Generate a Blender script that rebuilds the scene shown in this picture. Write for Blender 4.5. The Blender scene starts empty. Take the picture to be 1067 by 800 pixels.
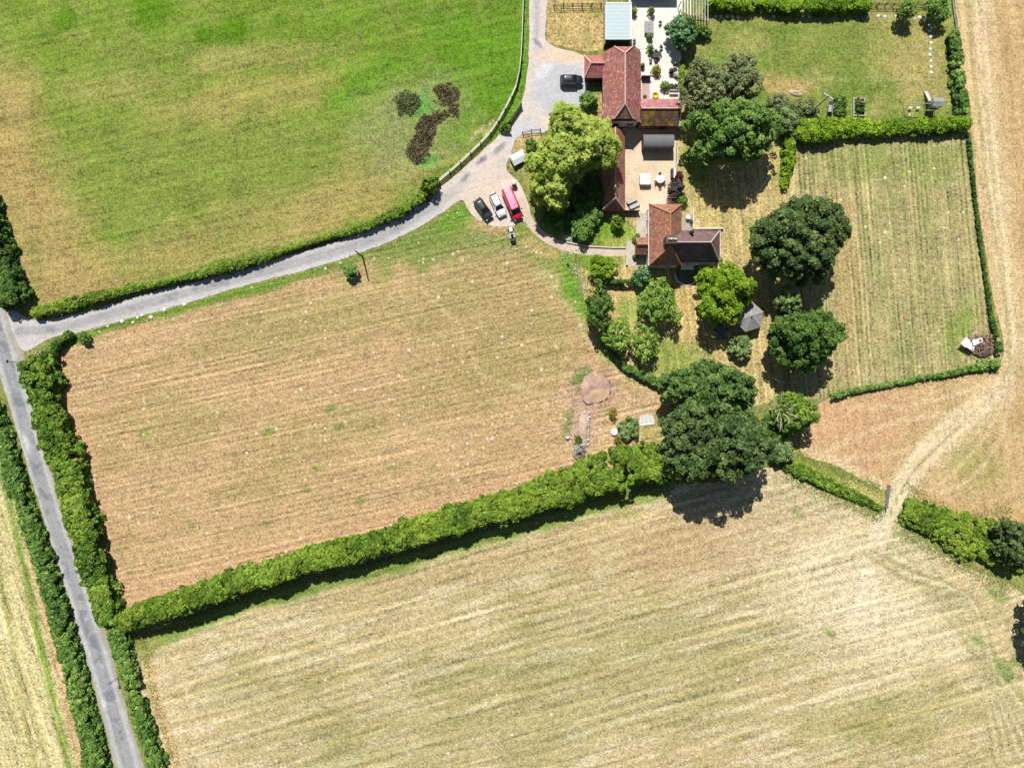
import bpy, math, random
import numpy as np
from mathutils import Vector, Matrix
from mathutils.geometry import delaunay_2d_cdt
random.seed(7)
RNG = np.random.default_rng(11)
PI = math.pi
S, H = 0.17, 121.0            # metres per photo pixel on the ground, camera height in metres
scene = bpy.context.scene
COL = scene.collection

def W(px, py, h=0.0):
    k = S * (1 - h / H)
    return ((px - 533.5) * k, (400 - py) * k, h)

# ------------------------------------------------------------------ colour
def lin(c):
    c = np.asarray(c, float) / 255.0
    return np.where(c <= 0.04045, c / 12.92, ((c + 0.055) / 1.055) ** 2.4)
KEXP = 1.32
def A(r, g, b, k=1.0):
    """albedo of a surface that reads (r,g,b) on the photo in full sun"""
    return np.clip(lin((r, g, b)) / KEXP * k, 0.0, 0.85)

# ------------------------------------------------------------------ noise
def _h(ix, iy, seed):
    n = np.sin(ix * 127.1 + iy * 311.7 + seed * 74.7) * 43758.5453
    return n - np.floor(n)
def vnoise(x, y, seed=0):
    ix, iy = np.floor(x), np.floor(y)
    fx, fy = x - ix, y - iy
    fx = fx * fx * (3 - 2 * fx); fy = fy * fy * (3 - 2 * fy)
    a = _h(ix, iy, seed); b = _h(ix + 1, iy, seed); c = _h(ix, iy + 1, seed); d = _h(ix + 1, iy + 1, seed)
    return (a * (1 - fx) + b * fx) * (1 - fy) + (c * (1 - fx) + d * fx) * fy
def fbm(x, y, scale, seed=0, octv=4):
    x = np.asarray(x, float) / scale; y = np.asarray(y, float) / scale
    s = np.zeros_like(x); amp = 0.5; tot = 0
    for k in range(octv):
        s += amp * vnoise(x, y, seed + k * 13); tot += amp
        ca, sa = 0.8, 0.6
        x, y = (x * ca - y * sa) * 2.03 + 3.1, (x * sa + y * ca) * 2.03 + 1.7
        amp *= 0.55
    return s / tot * 2 - 1            # about -1..1
def sm(e0, e1, v):
    t = np.clip((v - e0) / (e1 - e0), 0, 1)
    return t * t * (3 - 2 * t)
def dist_line(px, py, pts, closed=False):
    pts = list(pts) + ([pts[0]] if closed else [])
    d = np.full(np.shape(px), 1e9)
    for (ax, ay), (bx, by) in zip(pts[:-1], pts[1:]):
        vx, vy = bx - ax, by - ay
        L = vx * vx + vy * vy + 1e-9
        t = np.clip(((px - ax) * vx + (py - ay) * vy) / L, 0, 1)
        d = np.minimum(d, np.hypot(px - ax - t * vx, py - ay - t * vy))
    return d
def inside(px, py, poly):
    r = np.zeros(np.shape(px), bool)
    n = len(poly)
    for i in range(n):
        ax, ay = poly[i]; bx, by = poly[(i + 1) % n]
        if ay == by: continue
        c = ((ay > py) != (by > py)) & (px < (bx - ax) * (py - ay) / (by - ay) + ax)
        r ^= c
    return r
def mixc(c, col, t):
    t = np.clip(t, 0, 1)[:, None]
    return c * (1 - t) + np.asarray(col)[None, :] * t
def blob(px, py, cx, cy, rx, ry, rot=0, rough=0.45, sc=22, seed=3, soft=0.5):
    a = math.radians(rot); ca, sa = math.cos(a), math.sin(a)
    dx, dy = px - cx, py - cy
    u = (dx * ca + dy * sa) / rx; v = (-dx * sa + dy * ca) / ry
    d = np.hypot(u, v) + rough * fbm(px, py, sc, seed)
    return 1 - sm(1 - soft, 1 + soft, d)
def streak(px, py, ang, long, short, seed):
    """streaky noise that runs at ang degrees (photo: positive = rising to the right)"""
    a = math.radians(ang); ca, sa = math.cos(a), math.sin(a)
    u = px * ca - py * sa; v = px * sa + py * ca
    return fbm(u / long, v / short, 1.0, seed, 3)

def smooth(pts, closed=False, step=3.0, jit=0.0, seed=1):
    P = [np.array(p, float) for p in pts]; n = len(P); out = []
    rng = range(n) if closed else range(n - 1)
    for i in rng:
        p1 = P[i]; p2 = P[(i + 1) % n]
        p0 = P[(i - 1) % n] if closed or i > 0 else p1
        p3 = P[(i + 2) % n] if closed or i + 2 < n else p2
        L = np.linalg.norm(p2 - p1); k = max(1, int(L / step))
        # centripetal-ish tangents, short so corners stay tight
        m1 = (p2 - p0) * 0.5 * min(1, L / (np.linalg.norm(p1 - p0) + 1e-6)); m2 = (p3 - p1) * 0.5 * min(1, L / (np.linalg.norm(p3 - p2) + 1e-6))
        for j in range(k):
            t = j / k; t2, t3 = t * t, t * t * t
            out.append((2*t3-3*t2+1)*p1 + (t3-2*t2+t)*m1 + (-2*t3+3*t2)*p2 + (t3-t2)*m2)
    if not closed: out.append(P[-1])
    out = np.array(out)
    if jit:
        out = out + np.stack([fbm(out[:, 0], out[:, 1], 9, seed, 3), fbm(out[:, 0] + 91, out[:, 1], 9, seed + 5, 3)], 1) * jit
    return [tuple(p) for p in out]

# ------------------------------------------------------------------ objects
def tag(o, label=None, cat=None, group=None, kind=None):
    if label: o['label'] = label
    if cat: o['category'] = cat
    if group: o['group'] = group
    if kind: o['kind'] = kind
    return o
def link(o, parent=None):
    COL.objects.link(o)
    if parent is not None: o.parent = parent
    return o
def thing(name, label, cat, loc=(0, 0, 0), rz=0.0, group=None):
    o = bpy.data.objects.new(name, None)
    o.empty_display_size = 0.5
    o.location = loc; o.rotation_euler = (0, 0, rz)
    link(o); return tag(o, label, cat, group)
def copy_tree(o, parent=None):
    c = o.copy(); COL.objects.link(c)
    if parent is not None: c.parent = parent
    for ch in list(o.children): copy_tree(ch, c)
    return c

class MB:
    def __init__(s): s.v = []; s.f = []; s.m = []
    def add(s, vs, fs, mi=0):
        b = len(s.v); s.v += [tuple(p) for p in vs]
        for f in fs: s.f.append(tuple(b + i for i in f)); s.m.append(mi)
        return s
    def box(s, x0, x1, y0, y1, z0, z1, mi=0, bev=0.0):
        if bev > 0:
            b = bev; vs = []
            for z, i in ((z0, 0), (z1 - b, 0), (z1, b)):
                vs += [(x0+i+b,y0+i,z),(x1-i-b,y0+i,z),(x1-i,y0+i+b,z),(x1-i,y1-i-b,z),(x1-i-b,y1-i,z),(x0+i+b,y1-i,z),(x0+i,y1-i-b,z),(x0+i,y0+i+b,z)]
            fs = [tuple(range(7, -1, -1)), tuple(range(16, 24))]
            for r in (0, 8):
                for k in range(8): fs.append((r+k, r+(k+1)%8, r+8+(k+1)%8, r+8+k))
            return s.add(vs, fs, mi)
        vs = [(x0,y0,z0),(x1,y0,z0),(x1,y1,z0),(x0,y1,z0),(x0,y0,z1),(x1,y0,z1),(x1,y1,z1),(x0,y1,z1)]
        return s.add(vs, [(3,2,1,0),(4,5,6,7),(0,1,5,4),(1,2,6,5),(2,3,7,6),(3,0,4,7)], mi)
    def bar(s, p, q, w, t, mi=0):
        """rectangular bar from p to q, w wide (horizontal), t tall"""
        p, q = Vector(p), Vector(q); d = (q - p).normalized()
        side = d.cross(Vector((0, 0, 1)))
        side = side.normalized() if side.length > 1e-4 else Vector((1, 0, 0))
        up = side.cross(d).normalized(); a = side * w / 2; b = up * t / 2
        vs = [p-a-b, p+a-b, p+a+b, p-a+b, q-a-b, q+a-b, q+a+b, q-a+b]
        return s.add(vs, [(3,2,1,0),(4,5,6,7),(0,1,5,4),(1,2,6,5),(2,3,7,6),(3,0,4,7)], mi)
    def tube(s, p, q, r0, r1, n=7, mi=0):
        p, q = Vector(p), Vector(q); d = (q - p).normalized()
        a = d.orthogonal().normalized(); b = d.cross(a)
        vs = []
        for c, r in ((p, r0), (q, r1)):
            for k in range(n):
                t = 2 * PI * k / n; vs.append(c + a * math.cos(t) * r + b * math.sin(t) * r)
        fs = [(k, (k+1) % n, n + (k+1) % n, n + k) for k in range(n)] + [tuple(range(n-1, -1, -1)), tuple(range(n, 2*n))]
        return s.add(vs, fs, mi)
    def lathe(s, prof, c=(0, 0, 0), n=14, mi=0, sq=1.0):
        vs = []; fs = []
        for r, z in prof:
            for k in range(n):
                t = 2 * PI * k / n
                vs.append((c[0] + r * math.cos(t), c[1] + r * sq * math.sin(t), c[2] + z))
        for i in range(len(prof) - 1):
            for k in range(n): fs.append((i*n+k, i*n+(k+1)%n, (i+1)*n+(k+1)%n, (i+1)*n+k))
        fs.append(tuple(range(n-1, -1, -1))); fs.append(tuple(range((len(prof)-1)*n, len(prof)*n)))
        return s.add(vs, fs, mi)
    def loft(s, rings, mi=0, cap=True):
        n = len(rings[0]); vs = [p for r in rings for p in r]; fs = []
        for i in range(len(rings) - 1):
            for k in range(n): fs.append((i*n+k, i*n+(k+1)%n, (i+1)*n+(k+1)%n, (i+1)*n+k))
        if cap: fs.append(tuple(range(n-1, -1, -1))); fs.append(tuple(range((len(rings)-1)*n, len(rings)*n)))
        return s.add(vs, fs, mi)
    def build(s, name, mats, parent=None, off=(0, 0, 0), shade=False):
        me = bpy.data.meshes.new(name)
        me.from_pydata([(x - off[0], y - off[1], z - off[2]) for x, y, z in s.v], [], s.f)
        if not isinstance(mats, (list, tuple)): mats = [mats]
        for m in mats: me.materials.append(m)
        me.polygons.foreach_set('material_index', s.m)
        if shade: me.polygons.foreach_set('use_smooth', [True] * len(s.f))
        me.update()
        return link(bpy.data.objects.new(name, me), parent)

# ------------------------------------------------------------------ materials
def newmat(name):
    m = bpy.data.materials.new(name); m.use_nodes = True
    nt = m.node_tree
    for n in list(nt.nodes): nt.nodes.remove(n)
    return m, nt
class NT:
    def __init__(s, nt): s.nt = nt
    def n(s, typ, **kw):
        x = s.nt.nodes.new(typ)
        for k, v in kw.items():
            if k.startswith('i_'):
                x.inputs[k[2:].replace('_', ' ')].default_value = v
            else: setattr(x, k, v)
        return x
    def l(s, a, b): s.nt.links.new(a, b)
    def math(s, op, a, b=None, clamp=False):
        x = s.nt.nodes.new('ShaderNodeMath'); x.operation = op; x.use_clamp = clamp
        for i, v in enumerate((a, b)):
            if v is None: continue
            if isinstance(v, (int, float)): x.inputs[i].default_value = v
            else: s.l(v, x.inputs[i])
        return x.outputs[0]
    def mix(s, f, a, b, blend='MIX'):
        x = s.nt.nodes.new('ShaderNodeMix'); x.data_type = 'RGBA'; x.blend_type = blend
        for sock, v in ((x.inputs[0], f), (x.inputs[6], a), (x.inputs[7], b)):
            if isinstance(v, (int, float)): sock.default_value = v
            elif isinstance(v, (tuple, list, np.ndarray)): sock.default_value = (float(v[0]), float(v[1]), float(v[2]), 1)
            else: s.l(v, sock)
        return x.outputs[2]
    def noise(s, vec, scale, detail=3, rough=0.55, dist=0.0):
        x = s.n('ShaderNodeTexNoise'); x.inputs['Scale'].default_value = scale; x.inputs['Detail'].default_value = detail
        x.inputs['Roughness'].default_value = rough; x.inputs['Distortion'].default_value = dist
        s.l(vec, x.inputs['Vector']); return x.outputs['Fac']
    def scalecol(s, col, f):
        x = s.n('ShaderNodeVectorMath', operation='SCALE'); s.l(col, x.inputs[0]) if not isinstance(col, (tuple, list, np.ndarray)) else setattr(x.inputs[0], 'default_value', tuple(float(c) for c in col))
        if isinstance(f, (int, float)): x.inputs['Scale'].default_value = f
        else: s.l(f, x.inputs['Scale'])
        return x.outputs[0]
    def mapped(s, vec, rot=0, scale=(1, 1, 1)):
        x = s.n('ShaderNodeMapping'); x.inputs['Rotation'].default_value = (0, 0, rot); x.inputs['Scale'].default_value = scale
        s.l(vec, x.inputs['Vector']); return x.outputs[0]
    def ramp(s, f, lo, hi):
        x = s.n('ShaderNodeMapRange'); x.interpolation_type = 'SMOOTHSTEP'
        x.inputs['From Min'].default_value = lo; x.inputs['From Max'].default_value = hi
        s.l(f, x.inputs['Value']); return x.outputs[0]
    def finish(s, col, rough=0.8, spec=0.2, metal=0.0, bump=None, bstr=0.3, bdist=0.05, coat=0.0, alpha=None, trans=0.0):
        p = s.n('ShaderNodeBsdfPrincipled')
        p.inputs['Roughness'].default_value = rough; p.inputs['Metallic'].default_value = metal
        p.inputs['Specular IOR Level'].default_value = spec; p.inputs['Coat Weight'].default_value = coat
        p.inputs['Transmission Weight'].default_value = trans
        if isinstance(col, (tuple, list, np.ndarray)): p.inputs['Base Color'].default_value = (float(col[0]), float(col[1]), float(col[2]), 1)
        else: s.l(col, p.inputs['Base Color'])
        if bump is not None:
            b = s.n('ShaderNodeBump'); b.inputs['Strength'].default_value = bstr; b.inputs['Distance'].default_value = bdist
            s.l(bump, b.inputs['Height']); s.l(b.outputs[0], p.inputs['Normal'])
        o = s.n('ShaderNodeOutputMaterial'); s.l(p.outputs[0], o.inputs['Surface'])

def ground_mat(name, ang=0, streak_amt=0.0, period=1.0, speck=0.0, fine=1.0, tint=(0.9, 0.98, 0.84), tint_amt=0.5, bump=0.5, coarse=1.0, speckcol=(0.62, 0.56, 0.42), fs=1.0, lines=0.0, swath=1.0):
    m, nt = newmat(name); t = NT(nt)
    a = t.n('ShaderNodeAttribute', attribute_name='Col')
    vec = t.n('ShaderNodeTexCoord').outputs['Object']
    n1 = t.noise(vec, 0.22, 4, 0.6); n2 = t.noise(vec, 0.95 * fs, 4, 0.68); n3 = t.noise(vec, 2.7 * fs, 3, 0.7); n4 = t.noise(vec, 0.6, 5, 0.65)
    f = t.math('ADD', 1.0, t.math('MULTIPLY', t.math('SUBTRACT', n1, 0.5), 0.7 * coarse))
    f = t.math('ADD', f, t.math('MULTIPLY', t.math('SUBTRACT', n2, 0.5), 1.7 * fine))
    f = t.math('ADD', f, t.math('MULTIPLY', t.math('SUBTRACT', n3, 0.5), 3.1 * fine))
    if streak_amt:
        r = math.radians(-ang)
        s1 = t.noise(t.mapped(t.mapped(vec, r), 0, (0.035, 1.0 / period, 1)), 1.0, 3, 0.6)
        s2 = t.noise(t.mapped(t.mapped(vec, r), 0, (0.10, 2.4 / period, 1)), 1.0, 2, 0.6)
        f = t.math('ADD', f, t.math('MULTIPLY', t.math('SUBTRACT', s1, 0.5), 2.6 * streak_amt))
        f = t.math('ADD', f, t.math('MULTIPLY', t.math('SUBTRACT', s2, 0.5), 2.2 * streak_amt))
    if lines:
        r = math.radians(-ang); mv = t.mapped(vec, r)
        sx = t.n('ShaderNodeSeparateXYZ'); t.l(mv, sx.inputs[0])
        wob = t.noise(t.mapped(mv, 0, (0.02, 0.05, 1)), 1.0, 3, 0.6)
        ph = t.math('ADD', t.math('MULTIPLY', sx.outputs[1], 2 * PI / swath), t.math('MULTIPLY', wob, 14.0))
        w1 = t.math('SINE', ph)
        msk = t.ramp(t.noise(t.mapped(mv, 0, (0.03, 0.25, 1)), 1.0, 3, 0.65), 0.36, 0.62)
        f = t.math('ADD', f, t.math('MULTIPLY', t.math('MULTIPLY', w1, msk), lines * .55))
        thin = t.ramp(t.noise(t.mapped(mv, 0, (0.022, 1.35 / swath, 1)), 1.0, 2, 0.5), 0.56, 0.66)
        dark = t.ramp(t.noise(t.mapped(mv, 0, (0.03, 1.1 / swath, 1)), 1.7, 2, 0.5), 0.57, 0.68)
        f = t.math('ADD', f, t.math('MULTIPLY', thin, lines * .9))
        f = t.math('SUBTRACT', f, t.math('MULTIPLY', dark, lines * .8))
    f = t.math('MAXIMUM', f, 0.18)
    col = t.scalecol(a.outputs['Color'], f)
    tm = t.n('ShaderNodeVectorMath', operation='MULTIPLY'); t.l(col, tm.inputs[0]); tm.inputs[1].default_value = tint
    k = t.ramp(n4, 0.42, 0.66)
    col = t.mix(t.math('MULTIPLY', k, tint_amt), col, tm.outputs[0])
    if speck:
        v = t.n('ShaderNodeTexVoronoi'); v.inputs['Scale'].default_value = 1.15; t.l(vec, v.inputs['Vector'])
        sep = t.n('ShaderNodeSeparateColor'); t.l(v.outputs['Color'], sep.inputs[0])
        rad = t.math('MULTIPLY', t.math('SUBTRACT', sep.outputs[0], 1.0 - speck), 0.72 / max(speck, .01))
        hit = t.math('LESS_THAN', v.outputs['Distance'], t.math('MULTIPLY', rad, 0.5))
        hit = t.math('MULTIPLY', hit, t.math('ADD', 0.35, t.math('MULTIPLY', sep.outputs[1], 0.6)))
        col = t.mix(hit, col, speckcol)
    h = t.math('ADD', n3, t.math('MULTIPLY', n2, 1.5))
    t.finish(col, 0.95, 0.05, bump=h, bstr=bump, bdist=0.12)
    return m
def plain(name, col, rough=0.6, spec=0.3, metal=0.0, var=0.25, scale=3.0, coat=0.0, bstr=0.0, stain=None, stain_lo=0.55, stain_hi=0.7, stain_scale=1.2):
    m, nt = newmat(name); t = NT(nt)
    vec = t.n('ShaderNodeTexCoord').outputs['Object']
    n1 = t.noise(vec, scale, 4, 0.65); n2 = t.noise(vec, scale * 4.3, 3, 0.6)
    f = t.math('ADD', 1.0, t.math('ADD', t.math('MULTIPLY', t.math('SUBTRACT', n1, 0.5), 2 * var), t.math('MULTIPLY', t.math('SUBTRACT', n2, 0.5), 1.4 * var)))
    c = t.scalecol(col, t.math('MAXIMUM', f, 0.1))
    if stain is not None:
        c = t.mix(t.ramp(t.noise(vec, stain_scale, 5, 0.7), stain_lo, stain_hi), c, stain)
    t.finish(c, rough, spec, metal, bump=(n2 if bstr else None), bstr=bstr, bdist=0.03, coat=coat)
    return m
def roof_mat(name, c1, c2, c3, moss=None, moss_lo=0.58, lichen=None, lich_lo=0.68):
    """old clay tiles: every tile its own tone, broad weathering, moss or lichen"""
    m, nt = newmat(name); t = NT(nt)
    vec = t.n('ShaderNodeTexCoord').outputs['Object']
    v = t.n('ShaderNodeTexVoronoi'); v.inputs['Scale'].default_value = 2.6; t.l(vec, v.inputs['Vector'])
    sep = t.n('ShaderNodeSeparateColor'); t.l(v.outputs['Color'], sep.inputs[0])
    c = t.mix(sep.outputs[0], c1, c2)
    c = t.mix(t.ramp(t.noise(vec, 0.5, 5, 0.7), 0.45, 0.68), c, c3)
    c = t.scalecol(c, t.math('ADD', 0.35, t.math('MULTIPLY', t.noise(vec, 2.2, 4, 0.75), 1.35)))
    c = t.mix(t.math('MULTIPLY', t.ramp(t.noise(vec, 0.33, 5, 0.75), 0.44, 0.66), 0.55), c, (0.20, 0.15, 0.13))
    if moss is not None: c = t.mix(t.ramp(t.noise(vec, 0.8, 5, 0.72), moss_lo, moss_lo + 0.1), c, moss)
    if lichen is not None: c = t.mix(t.ramp(t.noise(vec, 2.2, 5, 0.75), lich_lo, lich_lo + 0.06), c, lichen)
    # courses of tiles: steps down the slope
    sx = t.n('ShaderNodeSeparateXYZ'); t.l(vec, sx.inputs[0])
    saw = t.math('FRACT', t.math('MULTIPLY', sx.outputs[2], 3.2))
    c = t.scalecol(c, t.math('ADD', 0.86, t.math('MULTIPLY', saw, 0.28)))
    t.finish(c, 0.9, 0.1, bump=t.noise(vec, 1.5, 3), bstr=0.12, bdist=0.05)
    return m
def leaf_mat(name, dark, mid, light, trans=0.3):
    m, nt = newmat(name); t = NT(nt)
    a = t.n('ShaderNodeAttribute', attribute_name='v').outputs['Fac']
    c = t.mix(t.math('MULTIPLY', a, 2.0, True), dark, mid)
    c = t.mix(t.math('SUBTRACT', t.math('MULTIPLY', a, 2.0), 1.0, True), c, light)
    vec = t.n('ShaderNodeTexCoord').outputs['Object']
    c = t.scalecol(c, t.math('ADD', 0.62, t.math('MULTIPLY', t.noise(vec, 0.9, 3, 0.6), 0.76)))
    p = t.n('ShaderNodeBsdfPrincipled'); p.inputs['Roughness'].default_value = 0.6; p.inputs['Specular IOR Level'].default_value = 0.22
    t.l(c, p.inputs['Base Color'])
    tr = t.n('ShaderNodeBsdfTranslucent'); t.l(t.mix(1.0, c, (1.1, 1.15, 0.6), 'MULTIPLY'), tr.inputs['Color'])
    mx = t.n('ShaderNodeMixShader'); mx.inputs[0].default_value = trans
    t.l(p.outputs[0], mx.inputs[1]); t.l(tr.outputs[0], mx.inputs[2])
    o = t.n('ShaderNodeOutputMaterial'); t.l(mx.outputs[0], o.inputs['Surface'])
    return m
def glass_mat(name, col=(0.02, 0.025, 0.03)):
    m, nt = newmat(name); t = NT(nt)
    vec = t.n('ShaderNodeTexCoord').outputs['Object']
    t.finish(t.scalecol(col, t.math('ADD', 0.8, t.math('MULTIPLY', t.noise(vec, 2, 2), 0.4))), 0.06, 0.6)
    return m

M = {}
M['white_paint'] = plain('white_paint', (0.72, 0.72, 0.70), 0.6, var=0.10)
M['white_render'] = plain('white_render', (0.66, 0.64, 0.60), 0.85, var=0.12, stain=(0.42, 0.40, 0.36))
M['black_board'] = plain('black_board', (0.035, 0.034, 0.033), 0.8, var=0.3)
M['dark_wood'] = plain('dark_wood', (0.07, 0.05, 0.035), 0.85, var=0.4)
M['grey_wood'] = plain('grey_wood', (0.36, 0.34, 0.30), 0.9, var=0.35)
M['pale_wood'] = plain('pale_wood', (0.60, 0.56, 0.50), 0.9, var=0.3)
M['bark'] = plain('bark', (0.11, 0.085, 0.06), 0.95, var=0.5, bstr=0.5)
M['dead_bark'] = plain('dead_bark', (0.50, 0.46, 0.40), 0.9, var=0.25)
M['metal_grey'] = plain('metal_grey', (0.38, 0.39, 0.40), 0.45, metal=0.4, var=0.15)
M['dark_metal'] = plain('dark_metal', (0.03, 0.03, 0.033), 0.5, var=0.3)
M['rubber'] = plain('rubber', (0.018, 0.018, 0.018), 0.85, var=0.3)
M['brick'] = plain('brick', (0.30, 0.13, 0.085), 0.9, var=0.35, scale=6)
M['dark_brick'] = plain('dark_brick', (0.13, 0.09, 0.075), 0.9, var=0.4, scale=6)
M['stone'] = plain('stone', (0.48, 0.45, 0.40), 0.9, var=0.3, scale=2.0)
M['terracotta'] = plain('terracotta', (0.42, 0.17, 0.09), 0.8, var=0.25)
M['ridge_red'] = plain('ridge_red', (0.60, 0.38, 0.34), 0.85, var=0.35, scale=2.5)
M['ridge_grey'] = plain('ridge_grey', (0.55, 0.42, 0.38), 0.85, var=0.35, scale=2.5)
M['glass'] = glass_mat('glass')
M['sheet_roof'] = plain('sheet_roof', (0.44, 0.54, 0.54), 0.55, var=0.10, scale=1.0)
M['slate'] = plain('slate', (0.035, 0.038, 0.045), 0.7, var=0.35, scale=1.2)
M['felt'] = plain('felt', (0.13, 0.13, 0.14), 0.7, var=0.22, scale=1.4)
M['gazebo_roof'] = plain('gazebo_roof', (0.27, 0.265, 0.26), 0.85, var=0.35, scale=1.8, stain=(0.16, 0.15, 0.13))
M['red_paint'] = plain('red_paint', (0.50, 0.012, 0.035), 0.35, 0.5, var=0.1, coat=0.5)
M['pink_paint'] = plain('pink_paint', (0.80, 0.27, 0.40), 0.45, 0.4, var=0.12, scale=0.9)
M['white_car'] = plain('white_car', (0.76, 0.77, 0.76), 0.3, 0.5, var=0.03, coat=0.6)
M['slate_car'] = plain('slate_car', (0.055, 0.06, 0.068), 0.32, 0.5, metal=0.5, var=0.06, coat=0.6)
M['black_car'] = plain('black_car', (0.013, 0.020, 0.026), 0.28, 0.5, var=0.06, coat=0.7)
M['lamp_clear'] = plain('lamp_clear', (0.7, 0.72, 0.74), 0.15, 0.6, var=0.05)
M['lamp_red'] = plain('lamp_red', (0.35, 0.01, 0.01), 0.2, 0.6, var=0.05)
M['yellow'] = plain('yellow', (0.72, 0.42, 0.02), 0.6, var=0.1)
M['tarp_white'] = plain('tarp_white', (0.60, 0.66, 0.66), 0.7, var=0.12)
M['plastic_white'] = plain('plastic_white', (0.62, 0.62, 0.63), 0.45, var=0.08)
M['cushion_grey'] = plain('cushion_grey', (0.42, 0.42, 0.43), 0.9, var=0.12)
M['concrete'] = plain('concrete', (0.30, 0.30, 0.32), 0.9, var=0.2)
M['green_plastic'] = plain('green_plastic', (0.02, 0.07, 0.06), 0.5, var=0.15)
M['ash_earth'] = plain('ash_earth', (0.35, 0.235, 0.185), 0.95, var=0.7, scale=1.8, bstr=0.5, stain=(0.47, 0.33, 0.21), stain_lo=.46, stain_hi=.56, stain_scale=.3)
M['rubble'] = plain('rubble', (0.46, 0.345, 0.27), 0.95, var=0.45, scale=2.5, bstr=0.6)
M['brushwood'] = plain('brushwood', (0.24, 0.16, 0.115), 0.95, var=0.5, scale=2.0)
M['roof_red'] = roof_mat('roof_red', A(196, 122, 112), A(148, 94, 90), A(180, 132, 124), moss=A(138, 96, 84), moss_lo=.6, lichen=A(226, 194, 174), lich_lo=0.565)
M['roof_wing'] = roof_mat('roof_wing', A(196, 132, 134), A(160, 104, 108), A(206, 160, 154), moss=A(150, 118, 44), moss_lo=0.58)
M['roof_range'] = roof_mat('roof_range', A(178, 116, 108), A(146, 94, 88), A(192, 140, 116), moss=A(168, 116, 56), moss_lo=0.55, lichen=A(206, 180, 160), lich_lo=.66)
M['roof_house'] = roof_mat('roof_house', A(196, 130, 104), A(150, 100, 84), A(182, 134, 112), moss=A(134, 100, 78), moss_lo=0.56, lichen=A(222, 196, 172), lich_lo=.57)
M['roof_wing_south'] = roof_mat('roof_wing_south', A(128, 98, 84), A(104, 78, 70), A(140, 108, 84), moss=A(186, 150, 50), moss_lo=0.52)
M['roof_range_west'] = roof_mat('roof_range_west', A(176, 130, 104), A(146, 104, 86), A(196, 150, 112), moss=A(178, 128, 56), moss_lo=0.5, lichen=A(214, 186, 160), lich_lo=.64)
M['roof_brown'] = roof_mat('roof_brown', A(132, 106, 106), A(104, 84, 86), A(142, 118, 114), lichen=A(230, 226, 218), lich_lo=0.66)
M['roof_lean'] = roof_mat('roof_lean', A(206, 130, 126), A(172, 106, 104), A(194, 136, 128))

L = {}
L['hedge'] = leaf_mat('leaf_hedge', (.040,.090,.010),(.140,.255,.028),(.33,.45,.065))
L['lime'] = leaf_mat('leaf_lime', (.050,.10,.010),(.155,.265,.026),(.34,.45,.055))
L['deep'] = leaf_mat('leaf_deep', (.022,.062,.012),(.076,.168,.028),(.22,.33,.06))
L['oak'] = leaf_mat('leaf_oak', (.024,.052,.015),(.082,.145,.038),(.22,.315,.10))
L['oak_light'] = leaf_mat('leaf_oak_light', (.028,.066,.016),(.098,.185,.040),(.26,.38,.10))
L['mid'] = leaf_mat('leaf_mid', (.036,.095,.016),(.130,.255,.046),(.33,.47,.11))
L['willow'] = leaf_mat('leaf_willow', (.15,.20,.03),(.43,.53,.09),(.70,.77,.24), .5)
L['yellow'] = leaf_mat('leaf_yellow', (.055,.12,.007),(.185,.33,.016),(.38,.52,.04), .35)
L['olive'] = leaf_mat('leaf_olive', (.062,.085,.036),(.185,.225,.095),(.40,.44,.19))
L['blue'] = leaf_mat('leaf_blue', (.03,.085,.027),(.10,.23,.085),(.30,.48,.2))
L['sage'] = leaf_mat('leaf_sage', (.062,.11,.035),(.175,.27,.09),(.40,.51,.2))
L['apple'] = leaf_mat('leaf_apple', (.06,.125,.014),(.20,.345,.05),(.46,.60,.14))
L['purple'] = leaf_mat('leaf_purple', (0.030, 0.024, 0.030), (0.065, 0.052, 0.060), (0.13, 0.11, 0.12))
L['redleaf'] = leaf_mat('leaf_red', (0.06, 0.012, 0.015), (0.14, 0.03, 0.03), (0.26, 0.08, 0.07))
L['gold'] = leaf_mat('leaf_gold', (0.13, 0.13, 0.01), (0.26, 0.24, 0.02), (0.42, 0.37, 0.05))
L['brown'] = leaf_mat('leaf_brown', (0.06, 0.046, 0.024), (0.18, 0.142, 0.078), (0.38, 0.32, 0.18), 0.1)
L['straw'] = leaf_mat('leaf_straw', (0.12, 0.11, 0.05), (0.24, 0.22, 0.11), (0.42, 0.38, 0.24), 0.15)
L['verge'] = leaf_mat('leaf_verge', (0.12, 0.17, 0.035), (0.22, 0.27, 0.07), (0.40, 0.38, 0.16), 0.3)
L['petal'] = leaf_mat('leaf_petal', (0.45, 0.45, 0.42), (0.62, 0.62, 0.60), (0.74, 0.74, 0.72), 0.2)

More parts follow.
